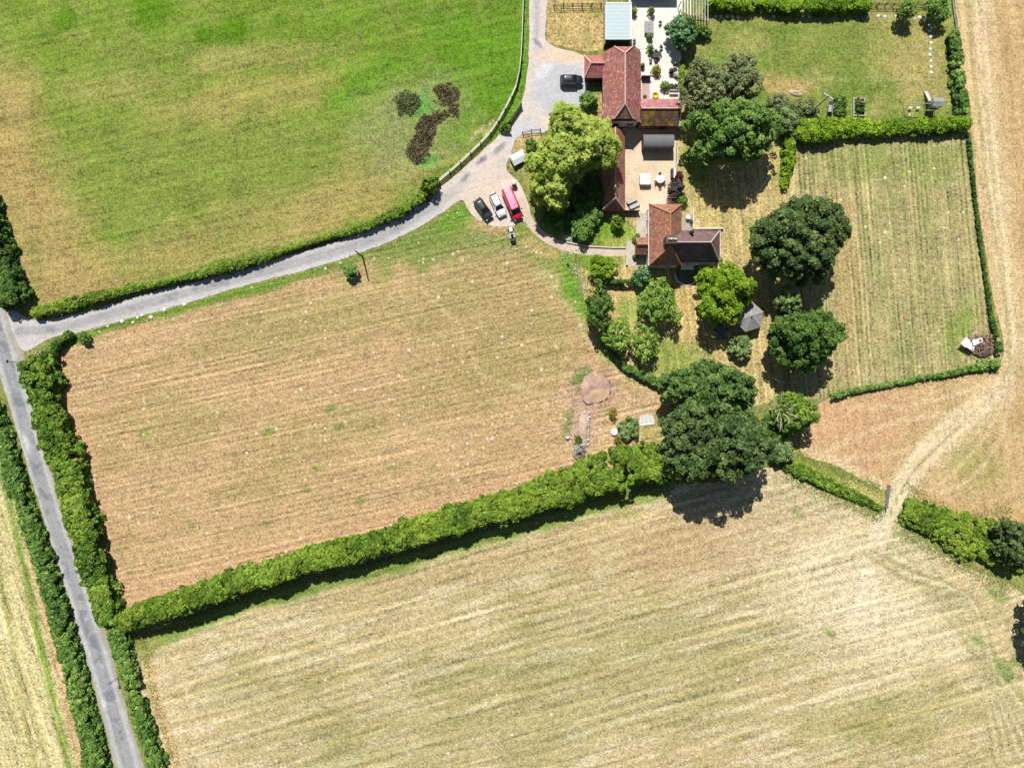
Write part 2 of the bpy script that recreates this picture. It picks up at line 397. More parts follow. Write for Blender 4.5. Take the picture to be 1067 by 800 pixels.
# ------------------------------------------------------------------ regions of ground
def region(name, poly_px, z, mat, colfn, step=3.0, jit=0.6, smoothed=True, bstep=3.0, seed=1, extra=None):
    b = smooth(poly_px, True, bstep, jit, seed) if smoothed else [tuple(p) for p in poly_px]
    bx = np.array([p[0] for p in b]); by = np.array([p[1] for p in b])
    gx, gy = np.meshgrid(np.arange(bx.min() + step / 2, bx.max(), step), np.arange(by.min() + step / 2, by.max(), step))
    gx = gx.ravel(); gy = gy.ravel()
    ok = inside(gx, gy, b)
    gx, gy = gx[ok], gy[ok]
    # keep clear of the outline
    near = np.zeros(len(gx), bool)
    cell = {}
    key = lambda x, y: (int(x // step), int(y // step))
    for x, y in b: cell.setdefault(key(x, y), []).append((x, y))
    kx = (gx // step).astype(int); ky = (gy // step).astype(int)
    for i in range(len(gx)):
        for ax in (-1, 0, 1):
            for ay in (-1, 0, 1):
                for (x, y) in cell.get((kx[i] + ax, ky[i] + ay), ()):
                    if (x - gx[i]) ** 2 + (y - gy[i]) ** 2 < (0.5 * step) ** 2: near[i] = True
    gx, gy = gx[~near], gy[~near]
    jx = gx + RNG.uniform(-.2, .2, len(gx)) * step; jy = gy + RNG.uniform(-.2, .2, len(gx)) * step
    pts = [Vector(p) for p in b] + [Vector((x, y)) for x, y in zip(jx, jy)]
    if extra: pts += [Vector(p) for p in extra]
    nb = len(b)
    vo, eo, fo, *_ = delaunay_2d_cdt(pts, [(i, (i + 1) % nb) for i in range(nb)], [], 1, 1e-4)
    P = np.array([(v.x, v.y) for v in vo])
    me = bpy.data.meshes.new(name)
    me.from_pydata([((x - 533.5) * S, (400 - y) * S, z) for x, y in P], [], [tuple(f) for f in fo])
    me.update()
    if me.polygons and me.polygons[0].normal.z < 0: me.flip_normals()
    c = colfn(P[:, 0], P[:, 1])
    at = me.attributes.new('Col', 'FLOAT_COLOR', 'POINT')
    at.data.foreach_set('color', np.concatenate([np.clip(c, 0.004, 0.9), np.ones((len(P), 1))], 1).astype(np.float32).ravel())
    me.materials.append(mat)
    return tag(link(bpy.data.objects.new(name, me)), kind='structure')

GREEN = A(104, 146, 30); GREEN2 = A(122, 152, 50); OLIVE = A(138, 145, 74); TAN = A(192, 162, 112); BROWN = A(184, 150, 106)
STRAW = A(202, 184, 134); PALE = A(222, 206, 168); DKGREEN = A(84, 112, 30); VERGE = A(128, 146, 62)

PASTURE = [(-90,-110),(548,-110),(546,0),(544,60),(539,90),(527,113),(514,137),(502,150),(479,172),(456,191),(430,211),(382,237),(337,253),(264,274),(180,296),(120,313),(70,326),(30,328),(10,262),(-6,212),(-90,60)]
MIDDLE = [(50,374),(58,362),(76,352),(120,337),(169,324),(250,301),(320,283),(371,267),(419,249),(461,226),(485,212),(498,228),(520,236),(545,234),(562,250),(592,262),(612,300),(620,332),(640,368),(665,392),(696,404),(698,470),(640,492),(580,514),(477,543),(378,572),(280,599),(175,634),(118,642),(98,560),(78,480),(62,420)]
SOUTH = [(132,672),(180,645),(230,626),(280,608),(378,582),(477,553),(580,522),(700,492),(815,488),(850,508),(915,536),(935,546),(1000,588),(1050,608),(1080,630),(1210,760),(1210,930),(190,930),(165,780),(145,715)]
WEST = [(-120,330),(-22,400),(0,455),(22,545),(43,600),(68,700),(89,800),(122,930),(-120,930)]
EAST = [(993,-110),(1230,-110),(1230,600),(1067,545),(1040,548),(1000,542),(955,519),(936,508),(918,510),(870,484),(836,472),(840,435),(868,413),(960,395),(1042,379),(1033,300),(1020,220),(1010,135),(1000,60)]
PADDOCK = [(820,150),(900,136),(1008,132),(1017,220),(1030,310),(1041,378),(960,396),(866,413),(806,413),(816,300)]
NELAWN = [(712,22),(742,-12),(905,-10),(992,-6),(998,60),(1009,128),(900,134),(824,140),(770,104),(726,64)]
GARDEN = [(556,214),(543,168),(566,118),(640,96),(714,96),(728,62),(772,102),(828,144),(818,300),(808,414),(720,420),(690,401),(662,390),(640,372),(614,334),(606,300),(590,268),(567,254)]

def c_pasture(x, y):
    c = np.tile(A(122, 145, 58), (len(x), 1)); n = fbm(x, y, 60, 5); n2 = fbm(x, y, 18, 9); st = streak(x, y, 13, 70, 7, 21)
    c = mixc(c, A(108, 140, 46), sm(120, 480, x - 0.8 * y + 60 * n) * 0.9)
    c = mixc(c, A(142, 148, 80), sm(-0.1, 0.7, n2 + 0.5 * st + 0.25 * n) * 0.6)
    c = mixc(c, A(170, 154, 100), sm(.2, .8, fbm(x, y, 12, 200) + .4 * st + .3 * n) * .3 * (1 - sm(330, 450, x - y * .4)))
    c = mixc(c, OLIVE, blob(x, y, 210, 170, 220, 95, -8, 0.6, 40, 4) * 0.55)
    tan = 1 - sm(-30, 42, (x - 10) - 0.36 * np.clip(y - 40, 0, 300) - 22 * n2 - 16 * n)
    tan = tan * sm(20, 110, y + 20 * n)
    c = mixc(c, A(186, 156, 108), tan * 0.72)
    c = mixc(c, A(134, 140, 72), tan * sm(.0, .6, n2 + .4 * st) * .5)
    c = mixc(c, A(190, 156, 106), blob(x, y, 370, 205, 75, 32, -28, 0.8, 26, 14) * 0.38)
    c = mixc(c, A(178, 156, 104), blob(x, y, 255, 235, 105, 26, -15, 0.9, 22, 15) * 0.36)
    c = mixc(c, A(182, 158, 106), blob(x, y, 95, 290, 90, 26, -16, 0.9, 22, 16) * 0.36)
    c = mixc(c, A(176, 160, 96), blob(x, y, 270, 100, 85, 20, -12, 0.8, 22, 17) * 0.55)
    c = mixc(c, A(172, 158, 100), blob(x, y, 250, 62, 60, 14, -5, 0.8, 22, 18) * 0.5)
    c = mixc(c, A(170, 158, 98), blob(x, y, 120, 90, 60, 14, -5, 0.9, 22, 19) * 0.4)
    for cx, cy, r in ((68, 20, 12), (213, 36, 10), (243, 30, 17), (292, 22, 8), (160, 10, 20)):
        c = mixc(c, A(84, 128, 22), blob(x, y, cx, cy, r, r, 0, 0.4, 12, 8) * 0.75)
    c = mixc(c, A(100, 142, 40), blob(x, y, 500, 70, 60, 75, 0, 0.4, 30, 22) * 0.8)
    c = mixc(c, A(104, 148, 44), blob(x, y, 380, 85, 40, 22, -30, 0.5, 20, 23) * 0.7)
    sc = blob(x, y, 430, 132, 62, 46, -35, 0.5, 20, 24)
    c = mixc(c, A(150, 156, 102), sc * (0.6 + 0.4 * n2))
    c = mixc(c, A(172, 150, 120), sc * sm(0.25, 0.7, fbm(x, y, 10, 27)) * 0.55)
    c = mixc(c, A(96, 162, 74), blob(x, y, 440, 112, 12, 14, 0, 0.4, 9, 28) * 0.8)
    c = mixc(c, A(96, 162, 74), blob(x, y, 445, 168, 14, 7, 0, 0.4, 9, 29) * 0.8)
    for cx, cy in ((503, 134), (512, 128), (496, 140), (492, 146), (508, 138)):
        c = mixc(c, A(200, 172, 138), blob(x, y, cx, cy, 4.5, 1.6, -50, 0.4, 6, 30) * 0.9)
    # tracks along the lower side
    for dy, a in ((0, .55), (14, .3), (26, .3)):
        d = np.abs(y - (330 - 0.29 * x - dy) + 6 * n)
        c = mixc(c, A(172, 148, 98), (1 - sm(1.5, 6, d)) * a * sm(-.5, .5, n2 + .3))
    return c
def c_middle(x, y):
    n = fbm(x, y, 55, 35); n2 = fbm(x, y, 16, 36); st = streak(x, y, 12, 60, 5, 31); st2 = streak(x, y, 12, 90, 12, 32)
    c = np.tile(A(196, 165, 124), (len(x), 1))
    c = mixc(c, A(204, 176, 130), sm(0.0, 0.8, st + .3 * n2) * 0.75)
    c = mixc(c, A(160, 140, 92), sm(0.05, 0.85, -st + .3 * st2 + .25 * n2) * 0.6)
    c = mixc(c, A(164, 150, 102), sm(0.0, 0.8, n + .4 * n2) * 0.35)
    for cx, cy, rx, ry in ((470, 410, 60, 30), (340, 450, 80, 26), (270, 505, 50, 18), (300, 340, 110, 22), (540, 380, 40, 40), (180, 440, 70, 30), (585, 350, 30, 40)):
        c = mixc(c, A(140, 146, 76), blob(x, y, cx, cy, rx, ry, -14, 0.8, 22, int(cx)) * 0.26)
    for cx, cy, r in ((150, 452, 5), (280, 450, 6), (345, 425, 7), (353, 445, 6), (200, 548, 4), (277, 546, 4), (124, 572, 6), (374, 522, 6), (450, 486, 4), (408, 486, 4), (135, 596, 4), (330, 488, 5), (178, 510, 5), (320, 510, 5)):
        c = mixc(c, A(112, 138, 60), blob(x, y, cx, cy, r, r * .6, -14, .5, 6, 77) * 0.7)
    c = mixc(c, A(156, 148, 92), blob(x, y, 520, 310, 95, 60, -20, .8, 24, 220) * .45)
    c = mixc(c, A(150, 148, 88), blob(x, y, 350, 335, 120, 30, -14, .8, 20, 221) * .3)
    # headland: bare earth round the edge
    left = 1 - sm(4, 14, dist_line(x, y, [(58, 372), (72, 430), (90, 480), (108, 545), (128, 622)]) + 3 * n2)
    c = mixc(c, A(196, 162, 122), left * 0.85)
    low = 1 - sm(10, 24, dist_line(x, y, [(128, 624), (230, 600), (280, 584), (378, 556), (477, 526), (580, 498), (640, 470)]) + 6 * n2)
    c = mixc(c, A(202, 166, 128), low * 0.85)
    yard = blob(x, y, 642, 424, 58, 56, 0, 0.45, 18, 41, 0.3)
    c = mixc(c, A(207, 175, 136), yard * 0.95)
    c = mixc(c, A(178, 146, 128), yard * sm(.0, .6, fbm(x, y, 9, 43)) * .6)
    c = mixc(c, A(134, 142, 80), yard * sm(.2, .6, fbm(x, y, 8, 42)) * .6)
    c = mixc(c, A(176, 140, 126), blob(x, y, 620, 405, 22, 22, 0, .4, 9, 203) * .8)
    c = mixc(c, A(190, 160, 144), blob(x, y, 608, 446, 10, 26, 10, .5, 8, 204) * .8)
    arc = dist_line(x, y, [(566, 280), (600, 318), (618, 352), (640, 378), (672, 398), (694, 412)])
    c = mixc(c, A(206, 180, 136), (1 - sm(4, 13, arc + 4 * n2)) * 0.8)
    c = mixc(c, A(190, 150, 110), (1 - sm(1, 4, np.abs(arc - 15) + 2 * n2)) * 0.5)
    ring = np.abs(dist_line(x, y, [(440, 300), (480, 340), (500, 390), (560, 410)]) + 4 * n2)
    c = mixc(c, A(214, 190, 148), (1 - sm(1, 4, ring)) * 0.4)
    # green verge on the drive side
    dl = dist_line(x, y, [(76, 350), (120, 335), (169, 322), (250, 299), (320, 281), (371, 264), (419, 246), (461, 223), (485, 210)])
    wv = 9 + 16 * sm(380, 470, x) + 5 * n
    c = mixc(c, A(116, 146, 56), 1 - sm(wv * 0.6, wv * 1.5, dl + 4 * n2))
    cut = blob(x, y, 488, 243, 115, 27, -14, 0.55, 20, 44)
    c = mixc(c, A(134, 146, 78), cut * 0.9)
    c = mixc(c, A(110, 150, 50), blob(x, y, 480, 226, 30, 13, -20, 0.6, 14, 45) * 0.8)
    ga = blob(x, y, 585, 262, 50, 34, 35, 0.4, 20, 46)
    c = mixc(c, A(134, 150, 74), ga * 0.8)
    c = mixc(c, A(112, 154, 50), blob(x, y, 604, 300, 18, 40, -14, 0.45, 14, 47) * 0.95)
    c = mixc(c, A(196, 172, 120), blob(x, y, 560, 258, 22, 8, 20, 0.6, 12, 48) * 0.7)
    c = mixc(c, A(112, 146, 60), blob(x, y, 632, 366, 9, 16, -30, 0.4, 10, 49) * 0.8)
    c = mixc(c, A(104, 132, 66), blob(x, y, 606, 392, 12, 9, -40, 0.5, 8, 50) * 0.8)
    c = mixc(c, A(124, 138, 76), blob(x, y, 592, 440, 5, 18, 12, 0.5, 8, 51) * 0.7)
    c = mixc(c, A(204, 166, 126), blob(x, y, 510, 236, 22, 8, 12, 0.5, 10, 52) * 0.7)
    c = mixc(c, A(138, 150, 72), (1 - sm(4, 12, dist_line(x, y, [(660, 392), (696, 404), (700, 470)]) + 3 * n2)) * 0.4)
    c = mixc(c, A(150, 154, 80), blob(x, y, 680, 450, 14, 16, 0, .5, 9, 54) * .7)
    return c
def c_south(x, y):
    n = fbm(x, y, 70, 61); n2 = fbm(x, y, 18, 62); st = streak(x, y, 15.5, 90, 9, 63); st2 = streak(x, y, 15.5, 60, 4, 64)
    c = np.tile(A(196, 178, 134), (len(x), 1))
    c = mixc(c, A(222, 208, 174), sm(0.02, 0.5, streak(x, y, 15.5, 34, 3.6, 210) + .3 * st) * 0.8)
    c = mixc(c, A(154, 149, 92), sm(0.0, 0.65, -st2 + .6 * n) * 0.6)
    c = mixc(c, A(146, 150, 92), blob(x, y, 560, 720, 300, 70, -14, 0.6, 50, 65) * 0.38)
    c = mixc(c, A(140, 148, 72), blob(x, y, 930, 745, 90, 34, -14, 0.7, 30, 66) * 0.4)
    c = mixc(c, A(146, 146, 86), blob(x, y, 250, 712, 40, 26, -14, 0.7, 22, 67) * 0.4)
    c = mixc(c, A(188, 158, 118), blob(x, y, 770, 568, 130, 36, -8, 0.7, 30, 68) * 0.7)
    c = mixc(c, A(190, 166, 122), blob(x, y, 500, 590, 170, 16, -14, 0.7, 30, 69) * 0.4)
    # worn fan below the gateway
    fan = blob(x, y, 898, 612, 86, 66, 30, 0.5, 22, 70, 0.7)
    c = mixc(c, A(230, 214, 182), fan * 0.95)
    c = mixc(c, A(206, 190, 150), blob(x, y, 900, 600, 150, 95, 20, .5, 30, 78) * .5)
    for k, q in enumerate(((840, 800), (880, 790), (915, 800), (800, 700), (960, 700), (1010, 720), (860, 690))):
        d = dist_line(x, y, [(917, 548), (908, 590), ((908 + q[0]) / 2 + 3, (590 + q[1]) / 2), q])
        c = mixc(c, A(230, 216, 186), (1 - sm(1, 6, d + 3 * n2)) * (0.7 - 0.06 * k) * (1 - sm(560, 760, y)))
    for dx in (-5, 4):
        d = dist_line(x, y, [(924 + dx, 530), (914 + dx, 560), (906 + dx * 1.6, 610), (902 + dx * 3, 680)])
        c = mixc(c, A(234, 218, 188), (1 - sm(1.8, 5, d + n2)) * 0.9 * (1 - sm(600, 680, y)))
    # lines that run with the east boundary
    de = dist_line(x, y, [(935, 560), (1000, 600), (1050, 650), (1090, 720)])
    fe = 1 - sm(20, 70, de)
    ste = streak(x, y, -42, 60, 5, 71)
    c = mixc(c, A(206, 184, 138), fe * sm(-.2, .6, ste) * 0.7)
    c = mixc(c, A(140, 150, 82), fe * sm(0, .7, -ste + .3 * n2) * 0.55)
    for k in range(7):
        q = smooth([(905 + 6 * k, 575 + 4 * k), (960 + 8 * k, 610 + 2 * k), (1015 + 4 * k, 680 + 3 * k), (1040 + 12 * k, 790)], False, 10)
        dd = dist_line(x, y, q); c = mixc(c, A(222, 206, 168), (1 - sm(.8, 3.2, dd + 1.2 * n2)) * .5)
        c = mixc(c, A(146, 144, 90), (1 - sm(.8, 3, np.abs(dd - 4) + 1.2 * n2)) * .3)
    for cx, cy, rx in ((1040, 620, 12), (1060, 690, 9), (1048, 700, 16), (1020, 668, 7), (832, 535, 8), (848, 518, 6), (915, 730, 6), (865, 660, 7)):
        c = mixc(c, A(116, 146, 66), blob(x, y, cx, cy, rx, rx * .5, 40, .5, 7, int(cx)) * .7)
    # headland along lane and hedge
    lw = dist_line(x, y, [(150, 665), (160, 720), (185, 800), (215, 930)])
    c = mixc(c, A(216, 198, 156), (1 - sm(10, 75, lw + 10 * n2)) * 0.8 * sm(-.2, .4, streak(x, y, -70, 40, 5, 72)))
    c = mixc(c, A(206, 170, 118), (1 - sm(1, 4, np.abs(lw - 3) + 1.5 * n2)) * 0.6)
    lh = dist_line(x, y, [(140, 674), (230, 636), (280, 621), (378, 595), (477, 566), (580, 537), (690, 508)])
    c = mixc(c, A(120, 146, 62), (1 - sm(6, 15, lh + 5 * n2)) * .9)
    c = mixc(c, A(158, 156, 92), blob(x, y, 152, 672, 14, 18, 0, .4, 10, 73) * .8)
    c = mixc(c, A(130, 146, 74), blob(x, y, 640, 512, 60, 10, -15, .5, 12, 74) * .6)
    c = mixc(c, A(196, 182, 140), blob(x, y, 840, 520, 40, 18, 25, .5, 16, 75) * .5)
    return c
def c_west(x, y):
    n2 = fbm(x, y, 18, 82); st = streak(x, y, -72, 90, 6, 81)
    c = np.tile(A(206, 194, 142), (len(x), 1))
    c = mixc(c, A(222, 208, 168), sm(0, .7, st) * .7)
    c = mixc(c, A(160, 158, 92), sm(.05, .7, -st + .3 * n2) * .6)
    d = dist_line(x, y, [(-40, 400), (4, 500), (30, 610), (48, 700), (80, 830), (100, 930)])
    c = mixc(c, A(122, 148, 56), (1 - sm(2, 6, d + 2.5 * n2)) * .85)
    d2 = dist_line(x, y, [(-60, 400), (-6, 560), (14, 680), (42, 830)])
    c = mixc(c, A(140, 146, 70), (1 - sm(1, 4, d2 + 2 * n2)) * .55)
    d3 = dist_line(x, y, [(-20, 410), (12, 490), (36, 590), (60, 690), (86, 800), (112, 930)])
    c = mixc(c, A(208, 172, 130), (1 - sm(3, 6, d3 + 2 * n2)) * .85)
    return c
def c_east(x, y):
    n = fbm(x, y, 50, 91); n2 = fbm(x, y, 14, 92); st = streak(x, y, -82, 90, 5, 93); st2 = streak(x, y, 25, 50, 6, 94)
    up = 1 - sm(360, 420, y)
    s = st * up + st2 * (1 - up)
    c = np.tile(A(200, 168, 122), (len(x), 1))
    c = mixc(c, A(214, 186, 142), sm(0, .7, s) * .7)
    c = mixc(c, A(176, 150, 100), sm(.1, .7, -s + .3 * n2) * .6)
    c = mixc(c, A(152, 150, 84), sm(.3, .9, n + .3 * n2) * .3)
    c = mixc(c, A(206, 166, 130), blob(x, y, 890, 445, 70, 40, -15, .5, 22, 95) * .7)
    c = mixc(c, A(190, 170, 120), blob(x, y, 1010, 470, 60, 50, 20, .5, 22, 96) * .5)
    c = mixc(c, A(140, 150, 76), blob(x, y, 1010, 482, 30, 20, 20, .7, 9, 97) * .45)
    tr = [(1014, -110), (1024, 60), (1034, 170), (1046, 290), (1052, 360), (1044, 400), (1005, 440), (960, 482), (932, 520), (920, 545)]
    d = dist_line(x, y, smooth(tr, False, 8))
    c = mixc(c, A(214, 192, 150), (1 - sm(5, 30, d + 7 * n2)) * .7)
    c = mixc(c, A(228, 210, 176), (1 - sm(1.0, 3.0, np.abs(d - 4.2) + .7 * n2)) * .7)
    d5 = dist_line(x, y, smooth([(1046, 400), (1010, 430), (975, 462), (948, 495), (936, 515)], False, 8))
    c = mixc(c, A(234, 214, 180), (1 - sm(2, 6, np.abs(d5 - 8) + 2 * n2)) * .7 * sm(400, 430, y))
    c = mixc(c, A(150, 148, 88), (1 - sm(.8, 2.4, d + .6 * n2)) * .6 * sm(400, 500, y))
    for q in ([(1050, 380), (1000, 425), (930, 440), (860, 470)], [(1040, 400), (985, 445), (940, 470), (880, 478)], [(1050, 390), (1012, 440), (975, 480), (930, 505)], [(1055, 395), (1045, 450), (1010, 500), (965, 517)], [(1040, 395), (960, 420), (880, 425)], [(1052, 400), (1030, 450), (985, 500), (960, 515)]):
        dd = dist_line(x, y, smooth(q, False, 8))
        c = mixc(c, A(224, 200, 160), (1 - sm(1, 4, dd + 1.5 * n2)) * .5)
    lo = dist_line(x, y, [(838, 470), (870, 482), (918, 506)])
    c = mixc(c, A(222, 198, 160), (1 - sm(1, 5, np.abs(lo - 3) + 2 * n2)) * .7)
    le = dist_line(x, y, [(993, -110), (1001, 60), (1011, 135), (1021, 220), (1034, 300), (1042, 379)])
    c = mixc(c, A(220, 190, 146), (1 - sm(2, 7, np.abs(le - 5) + 2 * n2)) * .6)
    c = mixc(c, A(150, 152, 88), (1 - sm(1, 3, np.abs(le - 11) + 1.5 * n2)) * .45)
    ed = dist_line(x, y, [(955, 519), (1000, 540), (1040, 547), (1067, 540)])
    c = mixc(c, A(196, 160, 112), (1 - sm(2, 14, ed + 5 * n2)) * .7)
    return c
def c_paddock(x, y):
    n = fbm(x, y, 45, 101); n2 = fbm(x, y, 14, 102); st = streak(x, y, -85, 60, 4, 103)
    c = np.tile(A(170, 160, 112), (len(x), 1))
    c = mixc(c, A(190, 174, 124), sm(0, .7, st + .4 * n) * .7)
    c = mixc(c, A(134, 146, 84), sm(0, .7, -st + .5 * n2 - .2 * n) * .6)
    c = mixc(c, A(130, 150, 70), blob(x, y, 930, 170, 80, 20, 0, .6, 20, 104) * .5)
    c = mixc(c, A(186, 160, 112), blob(x, y, 882, 300, 14, 90, 0, .5, 20, 105) * .6)
    c = mixc(c, A(126, 150, 70), blob(x, y, 1000, 340, 14, 30, 20, .5, 12, 106) * .6)
    c = mixc(c, A(196, 172, 130), blob(x, y, 890, 388, 30, 6, 0, .6, 10, 107) * .6)
    return c
def c_nelawn(x, y):
    n = fbm(x, y, 40, 111); n2 = fbm(x, y, 12, 112)
    c = np.tile(A(132, 144, 72), (len(x), 1))
    c = mixc(c, A(176, 164, 106), sm(-.1, .6, n + .6 * n2) * .7)
    c = mixc(c, A(104, 134, 54), sm(.1, .7, -n + .5 * n2) * .55)
    c = mixc(c, A(186, 166, 110), blob(x, y, 950, 55, 40, 50, 0, .6, 22, 113) * .5)
    c = mixc(c, A(186, 160, 108), blob(x, y, 815, 88, 30, 10, 5, .6, 12, 114) * .8)
    c = mixc(c, A(180, 164, 108), blob(x, y, 850, 15, 100, 8, 0, .6, 15, 115) * .5)
    c = mixc(c, A(172, 164, 104), blob(x, y, 780, 45, 22, 14, 0, .6, 15, 116) * .5)
    d = dist_line(x, y, [(850, 83), (900, 82), (985, 84)])
    c = mixc(c, A(186, 176, 124), (1 - sm(.5, 2.5, d + 1.5 * n2)) * .5)
    return c
def c_garden(x, y):
    n = fbm(x, y, 35, 121); n2 = fbm(x, y, 11, 122); st = streak(x, y, -84, 40, 3.4, 123)
    c = np.tile(A(190, 170, 116), (len(x), 1))
    c = mixc(c, A(214, 190, 138), sm(-.2, .6, st + .3 * n) * .75)
    c = mixc(c, A(120, 146, 58), sm(.1, .7, -st + .4 * n2 + .2 * n) * .4)
    c = mixc(c, A(128, 152, 62), blob(x, y, 700, 372, 34, 20, 0, .5, 16, 124) * .7)
    c = mixc(c, A(210, 178, 120), blob(x, y, 715, 325, 10, 30, 0, .5, 14, 125) * .6)
    c = mixc(c, A(112, 150, 48), blob(x, y, 725, 170, 14, 26, -20, .5, 12, 126) * .8)
    c = mixc(c, A(118, 156, 46), blob(x, y, 632, 245, 34, 22, 0, .4, 14, 127) * .9)
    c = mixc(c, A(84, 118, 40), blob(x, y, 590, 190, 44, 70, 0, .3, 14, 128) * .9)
    c = mixc(c, A(172, 156, 92), blob(x, y, 640, 255, 22, 8, 0, .6, 9, 129) * .5)
    c = mixc(c, A(112, 148, 48), blob(x, y, 618, 272, 26, 10, 5, .5, 10, 130) * .9)
    c = mixc(c, A(204, 176, 120), blob(x, y, 650, 283, 12, 6, 0, .5, 8, 131) * .7)
    c = mixc(c, A(206, 172, 116), blob(x, y, 650, 306, 10, 12, 0, .5, 8, 132) * .8)
    c = mixc(c, A(110, 150, 50), blob(x, y, 655, 322, 14, 14, 0, .5, 8, 133) * .6)
    c = mixc(c, A(186, 150, 106), blob(x, y, 552, 152, 10, 14, 20, .4, 8, 134) * .85)
    return c
def c_ground(x, y):
    n = fbm(x, y, 40, 141); n2 = fbm(x, y, 10, 142)
    c = np.tile(A(136, 144, 80), (len(x), 1))
    c = mixc(c, A(176, 164, 110), sm(.0, .7, n2 + .4 * n) * .6)
    c = mixc(c, A(108, 134, 56), sm(.1, .8, -n2 + .3 * n) * .5)
    c = mixc(c, A(100, 146, 42), (1 - sm(8, 14, dist_line(x, y, [(550, -100), (548, 60), (538, 100), (515, 140)]))) * .8)
    c = mixc(c, A(150, 160, 74), blob(x, y, 860, 492, 70, 14, 25, .5, 12, 143) * .7)
    c = mixc(c, A(206, 190, 140), (1 - sm(6, 11, dist_line(x, y, [(950, 490), (933, 520), (916, 560)]) + 2 * n2)) * .6)
    c = mixc(c, A(126, 142, 66), (1 - sm(1.5, 3.5, dist_line(x, y, [(950, 490), (933, 520), (917, 560)]) + n2)) * .8)
    for o in (-5.2, 5.4):
        dd = dist_line(x, y, [(951 + o, 492), (933 + o, 524), (918 + o * .8, 560)])
        c = mixc(c, A(236, 220, 188), (1 - sm(1.8, 4.0, dd + .6 * n2)) * .95)
    c = mixc(c, A(196, 180, 120), blob(x, y, 900, 512, 26, 7, 25, .5, 8, 145) * .7)
    c = mixc(c, A(190, 176, 116), blob(x, y, 968, 575, 50, 7, 30, .5, 8, 146) * .7)
    out = sm(0, 60, np.maximum(np.maximum(-x, x - 1067), np.maximum(-y, y - 800)) - 60)
    c = mixc(c, A(176, 160, 106), out * .7)
    return c
def c_lane(x, y):
    n = fbm(x, y, 30, 151); n2 = fbm(x, y, 7, 152)
    mid = smooth([(-47, 200), (-14, 305), (12, 392), (34, 471), (56, 545), (80, 616), (108, 705), (135, 800), (165, 890)], False, 6)
    d = dist_line(x, y, mid)
    c = np.tile(A(190, 189, 188), (len(x), 1))
    c = mixc(c, A(148, 150, 153), (1 - sm(1, 4.5, np.abs(d - 1) + 1.2 * n2)) * .7)
    c = mixc(c, A(196, 194, 192), sm(6, 10, d + 1.5 * n2) * .8)
    c = mixc(c, A(122, 125, 132), sm(.05, .4, n2 + .4 * n) * (1 - sm(4, 9, d)) * .8)
    c = mixc(c, A(138, 141, 147), (1 - sm(.8, 2.2, np.abs(d - 4.6) + .8 * n2)) * .55)
    c = mixc(c, A(150, 146, 120), sm(8, 12, d + 3 * n2) * .6)
    c = mixc(c, A(214, 216, 218), blob(x, y, 28, 462, 2.5, 9, -18, .3, 6, 300) * .8)
    c = mixc(c, A(214, 216, 218), blob(x, y, 108, 733, 2.5, 5, -18, .3, 6, 301) * .8)
    c = mixc(c, A(196, 200, 204), sm(.4, .8, -n2 + .3 * n) * .5)
    return c
DR_MID = smooth([(20, 345), (60, 342), (120, 326), (169, 312), (264, 286), (345, 263), (400, 245), (450, 215), (500, 180), (535, 145), (552, 115), (560, 60), (561, -110)], False, 6)
def c_drive(x, y):
    n = fbm(x, y, 25, 161); n2 = fbm(x, y, 7, 162)
    d = dist_line(x, y, DR_MID)
    c = np.tile(A(198, 194, 190), (len(x), 1))
    c = mixc(c, A(154, 155, 159), (1 - sm(.8, 3, np.abs(d - 1.5) + 1 * n2)) * .55)
    c = mixc(c, A(204, 200, 198), sm(4.5, 8, d + 1.5 * n2) * .8)
    c = mixc(c, A(134, 136, 142), sm(.08, .45, n2 + .4 * n) * (1 - sm(3, 7, d)) * .65)
    c = mixc(c, A(160, 162, 168), (1 - sm(.6, 2, np.abs(d - 3.4) + .8 * n2)) * .4)
    be = sm(440, 520, x - .25 * (y - 180) + 22 * n)
    c = mixc(c, A(220, 208, 198), be * .9)
    c = mixc(c, A(196, 192, 194), be * sm(.0, .6, n + .5 * n2) * .6)
    c = mixc(c, A(224, 204, 184), blob(x, y, 515, 205, 40, 34, 0, .4, 14, 163) * .75)
    c = mixc(c, A(196, 200, 212), blob(x, y, 545, 142, 20, 14, -35, .4, 10, 164) * .7)
    tar = blob(x, y, 584, 92, 28, 30, 0, .18, 10, 165, .2)
    c = mixc(c, A(194, 195, 199), tar * .95)
    c = mixc(c, A(226, 228, 232), blob(x, y, 568, 72, 6, 12, 40, .4, 6, 166) * .7)
    c = mixc(c, A(232, 206, 182), blob(x, y, 590, 58, 30, 8, 0, .3, 8, 167) * .95)
    c = mixc(c, A(168, 166, 174), (1 - sm(1, 5, np.abs(x - 559) + 1.5 * n2)) * (1 - sm(30, 70, y)) * .55)
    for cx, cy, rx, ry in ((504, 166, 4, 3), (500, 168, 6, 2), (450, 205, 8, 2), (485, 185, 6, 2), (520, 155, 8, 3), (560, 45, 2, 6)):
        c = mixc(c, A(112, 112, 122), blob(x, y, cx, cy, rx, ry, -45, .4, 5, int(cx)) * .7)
    return c
def c_flat(col, col2, s=12, seed=1, amt=.6):
    def f(x, y):
        n = fbm(x, y, s, seed)
        return mixc(np.tile(col, (len(x), 1)), col2, sm(-.1, .6, n) * amt)
    return f

